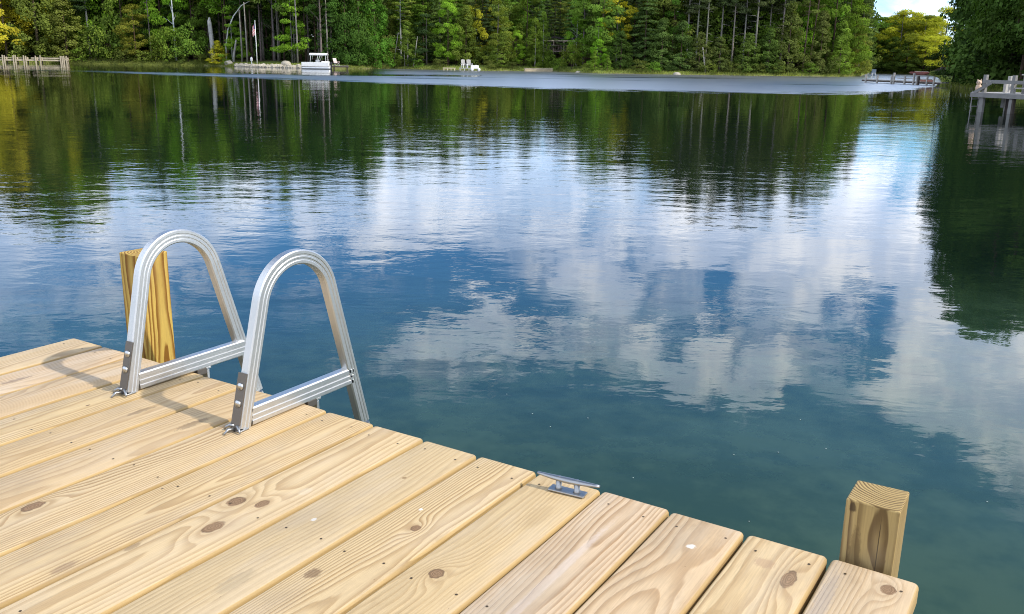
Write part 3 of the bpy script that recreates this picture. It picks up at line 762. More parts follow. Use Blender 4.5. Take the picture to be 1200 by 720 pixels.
front('bush', 670, 1.5, 4.1, 3.9, (.115,.15,.025), 'rounded olive bush leaning over the water below the porch')
front('decid', 675, 8, 7.8, 3.6, G_BRT, 'small bright maple beside the raised porch', PALE)
front('layer', 700, 5, 6.8, 2.6, G_BRT, 'small bright sapling right of the round olive bush', GREY)
front('cedar', 697, 1.6, 2.6, 1.7, G_CED, 'tiny cone cedar at the waterline right of the round olive bush')
front('cedar', 712, 1.6, 2.1, 1.3, G_CED, 'smallest cone cedar at the waterline in the middle of the far shore')
front('cedar', 727, 3, 5.2, 3.6, (.06,.095,.024), 'squat dark cedar below the yellow crowned tree')
front('high', 722, 8, 10.3, 5, G_YEL, 'yellow crowned tree with a bare grey trunk on the middle shore', GREY)
front('decid', 742, 14, 13.5, 4.2, G_YEL, 'upper yellow crowned tree beside the dark spruce')
front('spruce', 755, 6, 13, 5.5, G_DRK, 'dark spruce between the yellow crowns and the bright green tree')
front('layer', 787, 7, 12.5, 5, (.10,.20,.03), 'bright green tree above the dark cedars in the middle of the far shore')
front('cedar', 775, 3.5, 7, 4.5, G_DRK, 'left dark cedar under the middle bright green tree')
front('cedar', 797, 3.5, 6.6, 4.6, G_DRK, 'right dark cedar under the middle bright green tree')
for i, (px, lab) in enumerate(((804,'leftmost of the tall bare pines'), (815,'second of the tall bare pines'), (826,'third of the tall bare pines'), (843,'fourth of the tall bare pines'), (857,'fifth of the tall bare pines'),
        (870,'sixth of the tall bare pines'), (884,'seventh of the tall bare pines'), (899,'eighth of the tall bare pines'), (914,'rightmost of the tall bare pines'))):
    front('pine', px, random.uniform(3.5, 8), random.uniform(18, 21), random.uniform(4.2, 5.4), (.11, .14, .06), lab+' right of the centre of the far shore', (.26, .23, .20))
front('cedar', 819, 2, 5.2, 4, (.12, .155, .045), 'leftmost low olive cedar under the tall bare pines')
front('cedar', 842, 2, 4.8, 3.8, (.12, .155, .045), 'second low olive cedar under the tall bare pines')
front('cedar', 876, 2, 5.2, 4.2, (.11, .175, .04), 'third low cedar under the tall bare pines')
front('cedar', 900, 2.2, 6.0, 4.2, (.11, .175, .04), 'rightmost low cedar under the tall bare pines')
front('pine', 941, 3, 19, 4, G_DUL, 'left one of twin brown-trunked pines on the right part of the far shore', (.16,.11,.08), tilt=.05)
front('pine', 948, 3.2, 19, 4, G_DUL, 'right one of twin brown-trunked pines on the right part of the far shore', (.16,.11,.08), tilt=.05)
front('decid', 935, 8, 17, 6, G_BRT, 'bright green tree behind the twin brown-trunked pines')
front('cedar', 923, 2, 9.5, 4.6, (.12, .155, .045), 'olive cedar left of the twin brown-trunked pines')
front('cedar', 960, 2.2, 8.5, 4.6, (.12, .155, .045), 'olive cedar right of the twin brown-trunked pines')
front('decid', 974, 5, 18, 7.5, (.12,.20,.028), 'big light green tree near the end of the far woods')
front('layer', 990, 4, 15, 6.5, (.14,.21,.03), 'layered light green tree at the end of the far woods')
front('cedar', 984, 1.8, 7.2, 4.4, G_CED, 'green cedar at the water under the layered light green tree')
front('cedar', 1003, 2, 7.5, 4.0, G_OLV, 'last low cedar on the point before the bay')
front('spruce', 1006, 7, 15.5, 4.6, (.075,.10,.035), 'thin olive conifer standing at the point before the bay', GREY)
for i, (px, H, c, lab) in enumerate(((1026, 14.6, (.10,.17,.03), 'light green tree at the left end of the bay woods'), (1040, 14.2, (.14,.18,.03), 'second tree from the left in the bay woods'),
        (1052, 15.6, G_YEL, 'yellow-topped tree third from the left in the bay woods'), (1066, 15.8, G_YEL, 'yellow-topped tree in the middle of the bay woods'),
        (1079, 14.8, (.19,.21,.03), 'yellowish tree right of the middle of the bay woods'), (1092, 15.0, G_YEL, 'yellow tree partly hidden by the dark right bank cedars'), (1104, 15.2, G_YEL, 'rightmost yellow tree behind the dark right bank cedars'))):
    front('decid', px, 6+i % 2*4, H*(.74 if px < 1085 else .56), 9.5 if px < 1085 else 7, c, lab, GREY)
for px, H, lab in ((1031, 7.5, 'dark green low tree at the left of the bay'), (1046, 8.5, 'dark green low tree under the yellow tops of the bay'), (1062, 8, 'middle dark green low tree of the bay'), (1083, 8.5, 'right dark green low tree of the bay')):
    front('cedar', px, 2.5, H*.8, 6.5, (.10, .155, .03), lab)
# right bank, close dark cedars
RB = [(1134, 3.5, 14, 4.4), (1150, 6, 17, 6.0), (1157, 2.5, 12.5, 5.5), (1172, 5, 17, 7.0), (1186, 3, 16, 7), (1200, 4, 16.5, 8), (1226, 3, 15, 8), (1258, 3, 13.5, 8), (1300, 3, 12, 8)]
RL = ['leading dark conifer on the right bank overhanging the long pier', 'second dark conifer of the right bank', 'dark bushy cedar low over the water on the right bank', 'tall dark conifer of the right bank left of the weathered dock',
      'dark conifer behind the end of the weathered dock', 'tall dark conifer at the right edge of the photo', 'first dark conifer past the right edge', 'second dark conifer past the right edge', 'third dark conifer past the right edge']
for (px, off, H, W_), lab in zip(RB, RL):
    front('cedar' if px in (1157, 1186) else 'decid', px, off, H, W_, (.05, .09, .026) if px < 1160 else (.085, .145, .034), lab, BROWN)
# long low limb of foliage reaching out over the pier
front('layer', 1120, 1.0, 6.5, 4.4, (.034, .058, .02), 'low dark tree reaching left over the water at the long pier')
front('bush', 1128, .6, 2.6, 3.2, (.035, .062, .018), 'small dark bush at the waterline on the right bank')
front('bush', 1150, .6, 2.4, 3.4, (.045, .08, .022), 'green bush at the waterline behind the weathered dock end')
front('bush', 1170, .8, 2.2, 3.0, (.05, .09, .024), 'mid green bush at the waterline behind the weathered dock railing')

# deeper woods: every tree its own object, sharing labels by zone
Z = [(-90, 235, 'leafy or conifer tree in the crowded woods behind the left shore', 'trees deep in the left woods'),
     (235, 400, 'bare-trunked tree in the dark wood behind the lawn', 'trees in the dark wood behind the lawn'),
     (400, 790, 'tree in the crowded woods behind the middle of the far shore', 'trees deep in the middle woods'),
     (790, 1014, 'tree in the crowded woods behind the tall bare pines and the point', 'trees deep in the right woods'),
     (1020, 1100, 'tree in the second row of the bay woods', 'trees deep in the bay woods'),
     (1130, 1330, 'dark tree in the second row on the right bank', 'trees deep on the right bank')]
def zone(px):
    for a, b, l, g in Z:
        if a <= px < b: return l, g
    return None
def env(px): return float(np.interp(px, [-100, 0, 60, 110, 135, 180, 240, 330, 390, 425, 445, 470, 525, 560, 620, 632, 700, 800, 860, 940, 980, 1010, 1020, 1100, 1125, 1145, 1200, 1330],
                                   [.13, .135, .15, .13, .105, .12, .12, .115, .105, .115, .082, .088, .09, .08, .068, .066, .095, .115, .12, .11, .10, .08, .06, .062, .12, .16, .19, .18]))
LM = [(-30,'the boardwalk'),(30,'the broad olive cedar'),(75,'the low olive cedar'),(107,'the tiered pine'),(150,'the round yellow-green tree'),(185,'the thin pine in the dark gap'),(210,'the white birch'),(240,'the grey snag'),(268,'the bent birch'),(301,'the flagpole'),
      (340,'the layered maple by the boat'),(370,'the moored boat'),(393,'the lawn chair'),(422,'the three tall cedars'),(448,'the bright point cedar'),(478,'the pale leaning trunks'),(505,'the layered beach tree'),(540,'the beach chairs'),(570,'the paddle boat'),(600,'the dark cabin'),(632,'the bare-trunked cedar pair'),
      (657,'the porch house'),(690,'the tiny cone cedar'),(722,'the yellow crowned tree'),(755,'the dark spruce'),(787,'the middle bright tree'),(826,'the leaning pole trunk'),(860,'the middle of the bare pines'),(900,'the rightmost low cedar'),(944,'the twin brown trunks'),
      (974,'the big light green tree'),(1004,'the point'),(1030,'the left end of the bay'),(1062,'the yellow tops of the bay'),(1090,'the right end of the bay'),(1150,'the right bank conifers'),(1180,'the end of the weathered dock'),(1230,'the weathered dock railing'),(1300,'the far end of the weathered dock')]
def deep_label(px, row, k, c, zz):
    lm = min(LM, key=lambda q: abs(q[0]-px)); side = '' if abs(lm[0]-px) < 6 else ('left part of ' if px < lm[0] else 'right part of ')
    tone = 'dark' if c[1] < .12 else ('yellow-green' if c[0] > .3 else ('bright green' if c[1] > .3 else ('dull green' if c[0] > .7*c[1] else 'mid green')))
    kw = {'decid': 'leafy tree', 'high': 'high-crowned tree', 'pine': 'bare-trunked pine', 'spruce': 'spruce', 'cedar': 'cedar'}[k]
    dp = ['just', 'close', 'well', 'far', 'farthest'][row]
    return '%s %s %s behind %s%s' % (tone, kw, dp, '' if not side else ('and left of ' if 'left' in side else 'and right of '), lm[1])
cnt = 0; USED = set()
for row, (off, step) in enumerate(((11, 17), (17, 15), (25, 15), (36, 17), (50, 20))):
    px = -90
    while px < 1330:
        px += step*random.uniform(.75, 1.3)
        zz = zone(px)
        if zz is None or (px > 1112 and row > 2) or 1098 < px < 1166 or (1020 <= px < 1112 and row > 2) or cnt >= 285: continue
        R = shoreP(px)+off+random.uniform(-2.5, 2.5)
        if 1020 <= px < 1112: R += 4
        H = max(6, env(px)*R*random.uniform(.88, 1.05)+1.7-ground(off))
        x, y = at(px, R)
        if 235 <= px < 400:
            k = random.choice(['pine', 'pine', 'high', 'high']); c = random.choice([G_MID, G_DUL, (.07, .14, .03)])
            if row >= 2: k = random.choice(['spruce', 'cedar', 'spruce']); c = G_DRK; H *= .9
        elif px < 235: k = random.choice(['decid', 'pine', 'spruce', 'cedar', 'decid']); c = random.choice([G_MID, G_DUL, G_OLV, G_DRK, G_BRT])
        elif px < 790: k = random.choice(['spruce', 'pine', 'decid', 'cedar', 'spruce']); c = random.choice([G_DUL, G_OLV, G_DRK, G_MID, (.06, .085, .035)])
        elif px < 1014: k = random.choice(['pine', 'spruce', 'spruce', 'decid', 'cedar']) ; c = random.choice([G_DUL, (.055, .078, .035), G_MID])
        elif px < 1112: k = 'decid'; c = random.choice([(.12, .16, .03), G_YEL, G_CED]); H = min(H, 11.0)
        else: k = random.choice(['decid', 'cedar']); c = (.06, .105, .028)
        lb = deep_label(px, row, k, c, zz)
        for c2 in (G_MID, G_DUL, G_DRK, G_OLV, (.07, .11, .035)):
            if lb not in USED: break
            c = c2; lb = deep_label(px, row, k, c, zz)
        USED.add(lb)
        w0 = SIZE[k][1]/SIZE[k][0]*H
        tree(k, x, y, H, min(max(w0, 4.2), 8.5), c, random.choice([GREY, BROWN, BROWN]), lb, zz[1]); cnt += 1
print('deep trees', cnt)

# the wood beyond, which reads as one mass
def far_woods():
    P, N, T = [], [], []
    for k in range(330):
        px = random.uniform(-110, 1012) if k < 300 else random.uniform(1022, 1086)
        off = random.uniform(48, 80) if k < 300 else random.uniform(26, 45); R = shoreP(px)+off; x, y = at(px, R)
        H = min(env(px), .14)*R*random.uniform(.80, .96)*(1 if k < 300 else .72)
        W_ = random.uniform(5, 8); n = 300
        z = rng.uniform(0, 1, n)**.9; w = W_/2*np.minimum(1, (1-z)*2.2)**.7; a = rng.uniform(0, 6.28, n); rr = w*rng.uniform(.5, 1.05, n)
        P.append(np.stack([x+rr*np.cos(a), y+rr*np.sin(a), ground(off)+z*H], 1)); N.append(np.stack([np.cos(a), np.sin(a), .5+0*a], 1)); T.append(rng.uniform(.5, 1.3)*rng.uniform(.7, 1.3, n))
    me = leaves_mesh('distant_woods', np.concatenate(P), np.concatenate(N), 1.15, np.concatenate(T), .5)
    o = bpy.data.objects.new('distant_woods', me); C.objects.link(o); o.color = (.10, .15, .045, 1)
    tag(o, 'dense green woods filling the background behind all the shore trees', 'woods', kind='stuff')
far_woods()

# low shore shrubs as things
SHRUBS = [(92, 2.0, 'low shrub at the water just past the boardwalk end'), (145, 2.2, 'low shrub below the round yellow-green tree'), (170, 2.0, 'low shrub in front of the dark gap on the left shore'), (210, 1.8, 'low shrub between the two rounded bushes'),
       (236, 1.7, 'low shrub at the left end of the lawn'), (266, 1.0, 'low clump beside the small yellow-green conifer'), (465, 1.4, 'small shrub among the pale leaning trunks'), (490, 1.3, 'small shrub right of the pale leaning trunks'), (516, 1.5, 'small shrub left of the beach furniture'),
       (575, 1.4, 'small shrub at the right of the white paddle boat'), (600, 1.3, 'small shrub left of the sandstone wall'), (655, 1.8, 'shrub at the right end of the sandstone wall'), (690, 1.2, 'small shrub by the tiny cone cedar'), (750, 1.7, 'shrub at the waterline under the dark spruce'),
       (765, 1.5, 'shrub at the waterline left of the middle dark cedars'), (830, 1.5, 'shrub at the foot of the leaning pole trunk'), (860, 1.6, 'shrub at the waterline between low cedars'), (888, 1.5, 'shrub at the waterline right of the third low cedar'), (912, 1.5, 'shrub left of the olive cedar on the right woods'),
       (950, 1.7, 'shrub at the foot of the twin brown trunks'), (972, 1.5, 'shrub under the big light green tree'), (1010, 1.4, 'shrub at the tip of the point')]
for px, H, lab in SHRUBS:
    front('bush', px, 1.0, H, H*1.7, random.choice([G_CED, (.12, .15, .035), G_OLV, G_MID]), lab)

# snag, bent birch, bare leaning trunks
def stem(name, px, off, pts, rs, col, label, cat='dead tree'):
    x, y = at(px, shoreP(px)+off); mb = MB()
    mb.tube([Vector(R0)*a + Vector((0, 0, h)) + Vector(F0)*b for (a, b, h) in pts], rs, 8)
    o = mb.build(name, BARK, None, loc=(x, y, gz(px, off)-.1), smooth=True); o.color = tuple(col)+(1,); return tag(o, label, cat)
stem('tree_snag', 251, 2.6, [(0,0,-.2),(-.08,0,2),(-.2,.05,4.2),(-.32,0,6.3),(-.25,0,6.9)], [.40,.35,.33,.30,.10], (.40,.39,.36), 'broken grey tree snag behind the small yellow-green conifer')
stem('bent_birch', 264, 3.2, [(.2,0,-.2),(.3,0,2.5),(.75,0,5),(1.7,.1,7),(3.0,.2,8.6),(4.4,.3,9.3)], [.12,.11,.10,.09,.07,.04], (.50,.52,.46), 'slender white birch trunk bent in an arc to the right over the lawn', 'tree')
stem('forked_trunk', 274, 3.5, [(0,0,-.2),(.15,0,1.5),(.6,0,3.5)], [.2,.17,.1], (.34,.32,.29), 'short forked grey trunk at the foot of the bent white birch', 'tree')
for px, a, h, lab in ((464, .9, 5.2, 'leftmost pale leaning trunk on the middle shore'), (487, .7, 4.6, 'rightmost pale leaning trunk beside the small cedar'), (474, -.1, 2.9, 'short pale upright trunk under the small cedar')):
    stem('bare_trunk', px, 1.6, [(-a*.5,0,-.1),(0,0,h*.5),(a*.5,0,h)], [.10,.08,.04], (.40,.37,.31), lab)
stem('leaning_pole', 826, .9, [(.2,0,-.2),(-.1,0,1.6),(-.45,0,3.6)], [.10,.09,.06], (.42,.39,.34), 'pale broken trunk leaning left at the water under the tall bare pines')
for px, h, lab in ((284, 4.6, 'first bare trunk left of the flagpole'), (290, 5.2, 'second bare trunk just left of the flagpole'), (349, 6, 'slim bare trunk right of the layered maple'), (384, 5.5, 'bare trunk above the lawn chair')):
    stem('bare_trunk', px, 4.5, [(0,0,-.1),(.05,0,h*.5),(0,0,h*1.7)], [.14,.12,.07], (.24,.22,.19), lab, 'tree')

# ------------------------------------------------------------------ shore grass
def grass_strip():
    P = []; Hs = []; T = []
    for _ in range(46000):
        px = random.uniform(-90, 1250); 
        if random.random() < .5: px = random.uniform(60, 420)
        a = math.degrees(az_of(px)); off = random.uniform(-.25, 1.0)**1 if random.random() < .7 else random.uniform(1, 3.5)
        if 615 < px < 652 and off < 1.2: continue
        x, y = at(px, shoreR(a)+off); P.append((x, y, ground(off)-.03)); 
        h = .22+.3*max(0, mnoise.noise((x*.35, y*.35, 2)))+.12*random.random(); 
        if 258 < px < 420: h *= .55
        Hs.append(h); T.append(random.uniform(.7, 1.3)*(1.0+.4*mnoise.noise((x*.2, y*.2, 5))))
    P = np.array(P); n = len(P); Hs = np.array(Hs); w = .035
    a = rng.uniform(0, 6.28, n); dx = np.stack([np.cos(a), np.sin(a), 0*a], 1); ln = rng.normal(0, .25, (n, 3))*Hs[:, None]; ln[:, 2] = Hs
    v = np.empty((n, 3, 3)); v[:, 0] = P-dx*w; v[:, 1] = P+dx*w; v[:, 2] = P+ln
    me = bpy.data.meshes.new('shore_grass'); me.vertices.add(3*n); me.vertices.foreach_set('co', v.reshape(-1)); me.loops.add(3*n); me.loops.foreach_set('vertex_index', np.arange(3*n))
    me.polygons.add(n); me.polygons.foreach_set('loop_start', np.arange(0, 3*n, 3)); me.polygons.foreach_set('loop_total', np.full(n, 3)); me.update(calc_edges=True)
    at_ = me.attributes.new('tone', 'FLOAT', 'POINT'); at_.data.foreach_set('value', np.repeat(np.array(T), 3))
    me.materials.append(LEAF); o = bpy.data.objects.new('shore_grass', me); C.objects.link(o); o.color = (.28, .31, .09, 1)
    tag(o, 'pale green grass fringe along the waterline of the far shore', 'grass', kind='stuff')
grass_strip()

# ------------------------------------------------------------------ shore furniture
M_CH = plain('chalky_white_slats', (.36, .35, .33), .8)
M_PALEWOOD = plain('pale_timber', (.44, .37, .26), .8, var=.2, scale=2); M_GREYWOOD = plain('weathered_timber', (.36, .34, .31), .85, var=.3, scale=2.5)
M_DARKWOOD = plain('dark_timber', (.06, .045, .035), .8, var=.3); M_WHITE = plain('white_paint', (.78, .78, .76), .4, var=.05)
M_OFFW = plain('off_white_vinyl', (.70, .69, .66), .5, var=.06); M_BLACK = plain('black_plastic', (.02, .02, .022), .4); M_GLASS = plain('dark_glazing', (.03, .04, .05), .1)
M_STONE = plain('field_stone', (.36, .32, .25), .9, var=.4, scale=1.2, bump=.05); M_BROWN = plain('brown_siding', (.10, .055, .035), .8, var=.2); M_ROOF = plain('shingle_roof', (.05, .045, .045), .9, var=.25)
M_PINK = plain('pale_pink_canvas', (.72, .55, .50), .8, var=.05); M_RED = plain('flag_red', (.55, .05, .06), .7); M_BLUE = plain('flag_blue', (.03, .05, .22), .7); M_TAN = plain('tan_plastic', (.62, .44, .30), .6)
M_METAL = alu_mat('galvanised', .6, .4)
YR = YAW                                                       # direction of the lake's long axis seen from the dock
def face_cam(px): return YAW - az_of(px)

# boardwalk with post pairs at the left
def boardwalk():
    a = Vector(at(-40, shoreP(-40)-1.6)+(0,)); b = Vector(at(81, shoreP(81)-1.2)+(0,)); d = (b-a); L = d.length; rz = math.atan2(d.y, d.x)
    e = empty('shore_boardwalk', (a.x, a.y, 0), rz, 'long pale timber boardwalk with post pairs along the left shore', 'boardwalk')
    MB().box((L/2, 0, .52), (L, 1.3, .09)).build('walkway', M_PALEWOOD, e)
    MB().box((L/2, -.68, .46), (L, .05, .22)).build('fascia', M_PALEWOOD, e)
    MB().box((L*.82, -.74, .78), (L*.36, .05, .16)).build('rail', M_PALEWOOD, e)
    MB().box((L*.35, -.74, .76), (L*.5, .05, .10)).build('rail', M_PALEWOOD, e)
    k = L/121.
    for px in (-33, -20, -8, 4.5, 6.8, 17, 19.5, 29, 31.5, 43, 48.5, 72.5, 74.5, 76.5, 79.5):
        x = (px+40)*k; MB().box((x, -.82, .38), (.16, .14, 1.5+random.uniform(-.1, .12))).build('post', M_PALEWOOD, e)
        MB().box((x, .62, .2), (.16, .16, 1.4)).build('post', M_PALEWOOD, e)
boardwalk()

# flagpole
def flagpole():
    px = 301.5; x, y = at(px, shoreP(px)+1.4); e = empty('flagpole', (x, y, gz(px, 1.4)), face_cam(px), 'tall pale flagpole on the lawn with its flag hanging limp', 'flagpole')
    MB().tube([(0, 0, -.1), (0, 0, 3), (0, 0, 6.1)], [.075, .06, .045], 10).build('pole', M_WHITE, e, smooth=True)
    MB().ball((0, 0, 6.15), .09).build('finial', M_WHITE, e)
    # limp flag: gathered folds of stripes with the canton at the top
    n, k = 14, 15; vs = []; fs = []
    for j in range(k):
        for i in range(n):
            u = i/(n-1); z = 5.75-1.45*j/(k-1) - .35*u; w = .36*(1-.25*abs(j/(k-1)-.5))
            vs.append((-.07-u*w, .06*math.sin(u*14+j*.25), z))
    for j in range(k-1):
        for i in range(n-1): fs.append((j*n+i, j*n+i+1, (j+1)*n+i+1, (j+1)*n+i))
    me = bpy.data.meshes.new('flag'); me.from_pydata(vs, [], fs)
    o = meshob('flag', me, [M_RED, M_WHITE, M_BLUE], e)
    for f in me.polygons:
        j, i = divmod(f.index, n-1); f.material_index = 2 if (j < 6 and i < 5) else (j % 2)
    sm_ = o.modifiers.new('thick', 'SOLIDIFY'); sm_.thickness = .01
flagpole()
# white lantern post
def lantern():
    px = 295; x, y = at(px, shoreP(px)+.9); e = empty('lantern_post', (x, y, gz(px, .9)), 0, 'small white lantern post at the edge of the lawn left of the flagpole', 'lamp post')
    MB().tube([(0, 0, -.1), (0, 0, .55)], [.07, .07], 8).build('post', M_WHITE, e)
    MB().tube([(0, 0, .55), (0, 0, .62), (0, 0, .98), (0, 0, 1.08), (0, 0, 1.2)], [.06, .16, .19, .13, .03], 10).build('lantern', M_WHITE, e)
lantern()
# rock edging of the lawn
def rocks():
    mb = MB()
    for k in range(210):
        px = random.uniform(276, 352); off = random.uniform(-.35, .9); x, y = at(px, shoreP(px)+off); r = random.uniform(.12, .38)
        mb.ball((x, y, max(0.02, ground(off))+r*.2), (r*1.3, r, r*.75), 1)
    for v in mb.bm.verts: v.co += Vector(mnoise.noise_vector(v.co*2.1))*.08
    tag(mb.build('rock_edging', M_STONE), 'pale field stone edging between lawn and water left of the moored boat', 'stone edging')
rocks()
def boulder(px, off, r, label):
    x, y = at(px, shoreP(px)+off); mb = MB(); mb.ball((0, 0, r*.25), (r*1.4, r, r*.8), 3)
    for v in mb.bm.verts: v.co += Vector(mnoise.noise_vector(v.co*1.7+Vector((px, 0, 0))))*.12*r
    tag(mb.build('boulder', M_STONE, loc=(x, y, gz(px, off))), label, 'boulder')
boulder(268, 1.2, .55, 'pale boulder on the lawn at the foot of the bent birch'); boulder(335, 1.6, .6, 'pale boulder on the lawn left of the moored boat')
boulder(678, -.2, .35, 'small pale rock in the water under the round olive bush'); boulder(794, -.1, .4, 'small pale rock at the waterline below the middle dark cedars')

# pontoon boat
def pontoon():
    px = 371; R = 131.5; x, y = at(px, R); e = empty('pontoon_boat', (x, y, 0), face_cam(px)+rad(-8), 'white pontoon boat with a canopy moored at the far shore', 'boat')
    for s in (-1, 1):
        MB().tube([(-2.0, s*.8, .16), (-1.75, s*.8, .12), (1.8, s*.8, .12), (1.95, s*.8, .14)], [.05, .24, .24, .20], 12).build('pontoon', M_METAL, e, smooth=True)
    MB().box((-.05, 0, .37), (3.9, 2.0, .09), bevel=.02).build('deck', M_OFFW, e)
    for s in (-1, 1): MB().box((-.1, s*.98, .66), (3.6, .04, .50), bevel=.015).build('side_panel', M_WHITE, e)
    MB().box((-1.9, 0, .66), (.04, 1.9, .46), bevel=.015).build('front_panel', M_WHITE, e)
    MB().box((1.25, -.35, .74), (1.0, 1.2, .62), bevel=.08).build('rear_bench', M_WHITE, e)
    MB().box((.2, -.3, .85), (.5, .6, .75), bevel=.06).build('helm_console', M_OFFW, e)
    MB().box((.02, -.3, 1.35), (.03, .5, .3)).build('windscreen', M_GLASS, e)
    c = MB(); n = 12; prof = [(-1.08+2.16*k/n, 2.06-.16*(2*k/n-1)**2) for k in range(n+1)]
    poly = prof + [(u, v-.14) for u, v in reversed(prof)]
    c.prism([(u*.92, v+.06) for u, v in poly], 2.35, lambda u, v, w: (w+.35, u, v)); c.build('canopy', M_WHITE, e)
    for s in (-1, 1):
        f = MB()
        for (x0, x1) in ((-.75, -.6), (.15, .35), (1.3, 1.4), (.25, .75)): f.tube([(x0, s*.92, .9), (x1, s*.93, 1.98)], .03, 6)
        f.build('canopy_frame', M_WHITE, e)
    MB().box((-.68, 0, 1.45), (.03, 1.6, .9)).build('clear_curtain', M_GLASS, e)
    o = MB(); o.box((1.98, .0, .72), (.34, .34, .42), bevel=.08); o.box((1.98, 0, .3), (.14, .12, .6), bevel=.02); o.build('outboard_motor', M_BLACK, e)
    MB().tube([(1.7, -.9, .9), (1.7, -.9, 1.35)], .025, 6).build('stern_pole', M_WHITE, e)
pontoon()
def side_dock():
    px = 393; R = 133; x, y = at(px, R); e = empty('mooring_dock', (x, y, 0), face_cam(px)+.05, 'dark low dock right of the moored boat', 'dock')
    MB().box((0, 0, .42), (3.6, 1.2, .09)).build('deck', M_GREYWOOD, e); MB().box((0, -.6, .33), (3.6, .05, .18)).build('fascia', M_DARKWOOD, e)
    for sx in (-1.6, -.2, 1.6):
        for sy in (-.5, .5): MB().box((sx, sy, 0), (.12, .12, 1.2)).build('post', M_DARKWOOD, e)
    x2, y2 = at(394.5, 133); e2 = empty('lawn_chair', (x2, y2, .47), face_cam(394)+.7, 'pale pink folding lawn chair on the dark low dock', 'chair')
    MB().box((0, 0, .36), (.6, .55, .05), bevel=.01).build('seat', M_PINK, e2); MB().box((-.06, .30, .68), (.6, .06, .68), (rad(-15), 0, 0), bevel=.02).build('backrest', M_PINK, e2)
    for sx in (-.3, .3):
        MB().beam((sx, -.3, 0), (sx, .28, .6), .035, .035).build('leg', M_METAL, e2); MB().beam((sx, .3, 0), (sx, -.28, .5), .035, .035).build('leg', M_METAL, e2)
        MB().box((sx, -.02, .58), (.05, .5, .035)).build('armrest', M_PINK, e2)
side_dock()

# beach furniture near x 545
def low_dock(px0, px1, R, zt, mat, label):
    a = Vector(at(px0, R)+(0,)); b = Vector(at(px1, R)+(0,)); L = (b-a).length; rz = math.atan2((b-a).y, (b-a).x)
    e = empty('low_dock', (a.x, a.y, 0), rz, label, 'dock'); MB().box((L/2, .4, zt), (L, 1.2, .10), bevel=.01).build('deck', mat, e)
    for k in range(4): MB().box((.15+(L-.3)*k/3, -.12, zt/2-.1), (.12, .12, zt+.25)).build('post', mat, e)
    return e
low_dock(519, 534, 136.2, .32, M_PALEWOOD, 'short pale dock on the shore left of the two white chairs')
low_dock(538, 556, 136.6, .34, M_CH, 'white low dock carrying two white chairs')
def chair(px, R, z, label, rz):
    x, y = at(px, R); e = empty('deck_chair', (x, y, z), face_cam(px)+rz, label, 'chair')
    MB().box((0, 0, .36), (.62, .60, .06), (rad(-8), 0, 0)).build('seat', M_CH, e)
    b = MB(); [b.box((-.25+.125*k, .34, .78), (.11, .03, .85-.05*abs(k-2)), (rad(-16), 0, 0)) for k in range(5)]; b.build('backrest', M_CH, e)
    for s in (-1, 1):
        MB().box((s*.36, .0, .60), (.13, .72, .04)).build('armrest', M_CH, e); MB().box((s*.33, -.30, .3), (.06, .09, .6)).build('leg', M_WHITE, e); MB().box((s*.33, .28, .28), (.06, .09, .56)).build('leg', M_WHITE, e)
chair(544, 137.0, .40, 'left white slatted chair on the white low dock', .5); chair(550, 137.0, .40, 'right white slatted chair on the white low dock', .3)
def paddle_boat():
    x, y = at(557, 136.2); e = empty('paddle_boat', (x, y, .02), face_cam(557)+.1, 'small white paddle boat right of the two white chairs', 'boat')
    for s in (-1, 1): MB().box((s*.50, 0, .16), (.34, 1.7, .34), bevel=.1).build('hull', M_WHITE, e)
    MB().box((0, .1, .34), (1.2, .9, .10), bevel=.03).build('seat_deck', M_WHITE, e); MB().box((0, .5, .55), (1.1, .12, .38), bevel=.05).build('backrest', M_WHITE, e)
    MB().ball((.1, .15, .62), (.16, .16, .2)).build('head_cushion', M_WHITE, e)
paddle_boat()
# sandstone wall
def wall():
    a = Vector(at(615, shoreP(615)-.3)+(0,)); b = Vector(at(648, shoreP(648)-.3)+(0,)); L = (b-a).length; rz = math.atan2((b-a).y, (b-a).x)
    e = empty('retaining_wall', (a.x, a.y, 0), rz, 'low tan timber retaining wall at the water below the two bare-trunked cedars', 'wall')
    MB().box((L/2, .15, .16), (L, .3, .5), bevel=.02).build('wall_face', plain('tan_block', (.42, .34, .22), .9, var=.3, scale=2), e); MB().box((L/2, .16, .44), (L+.05, .4, .07), bevel=.01).build('coping', M_PALEWOOD, e)
wall()
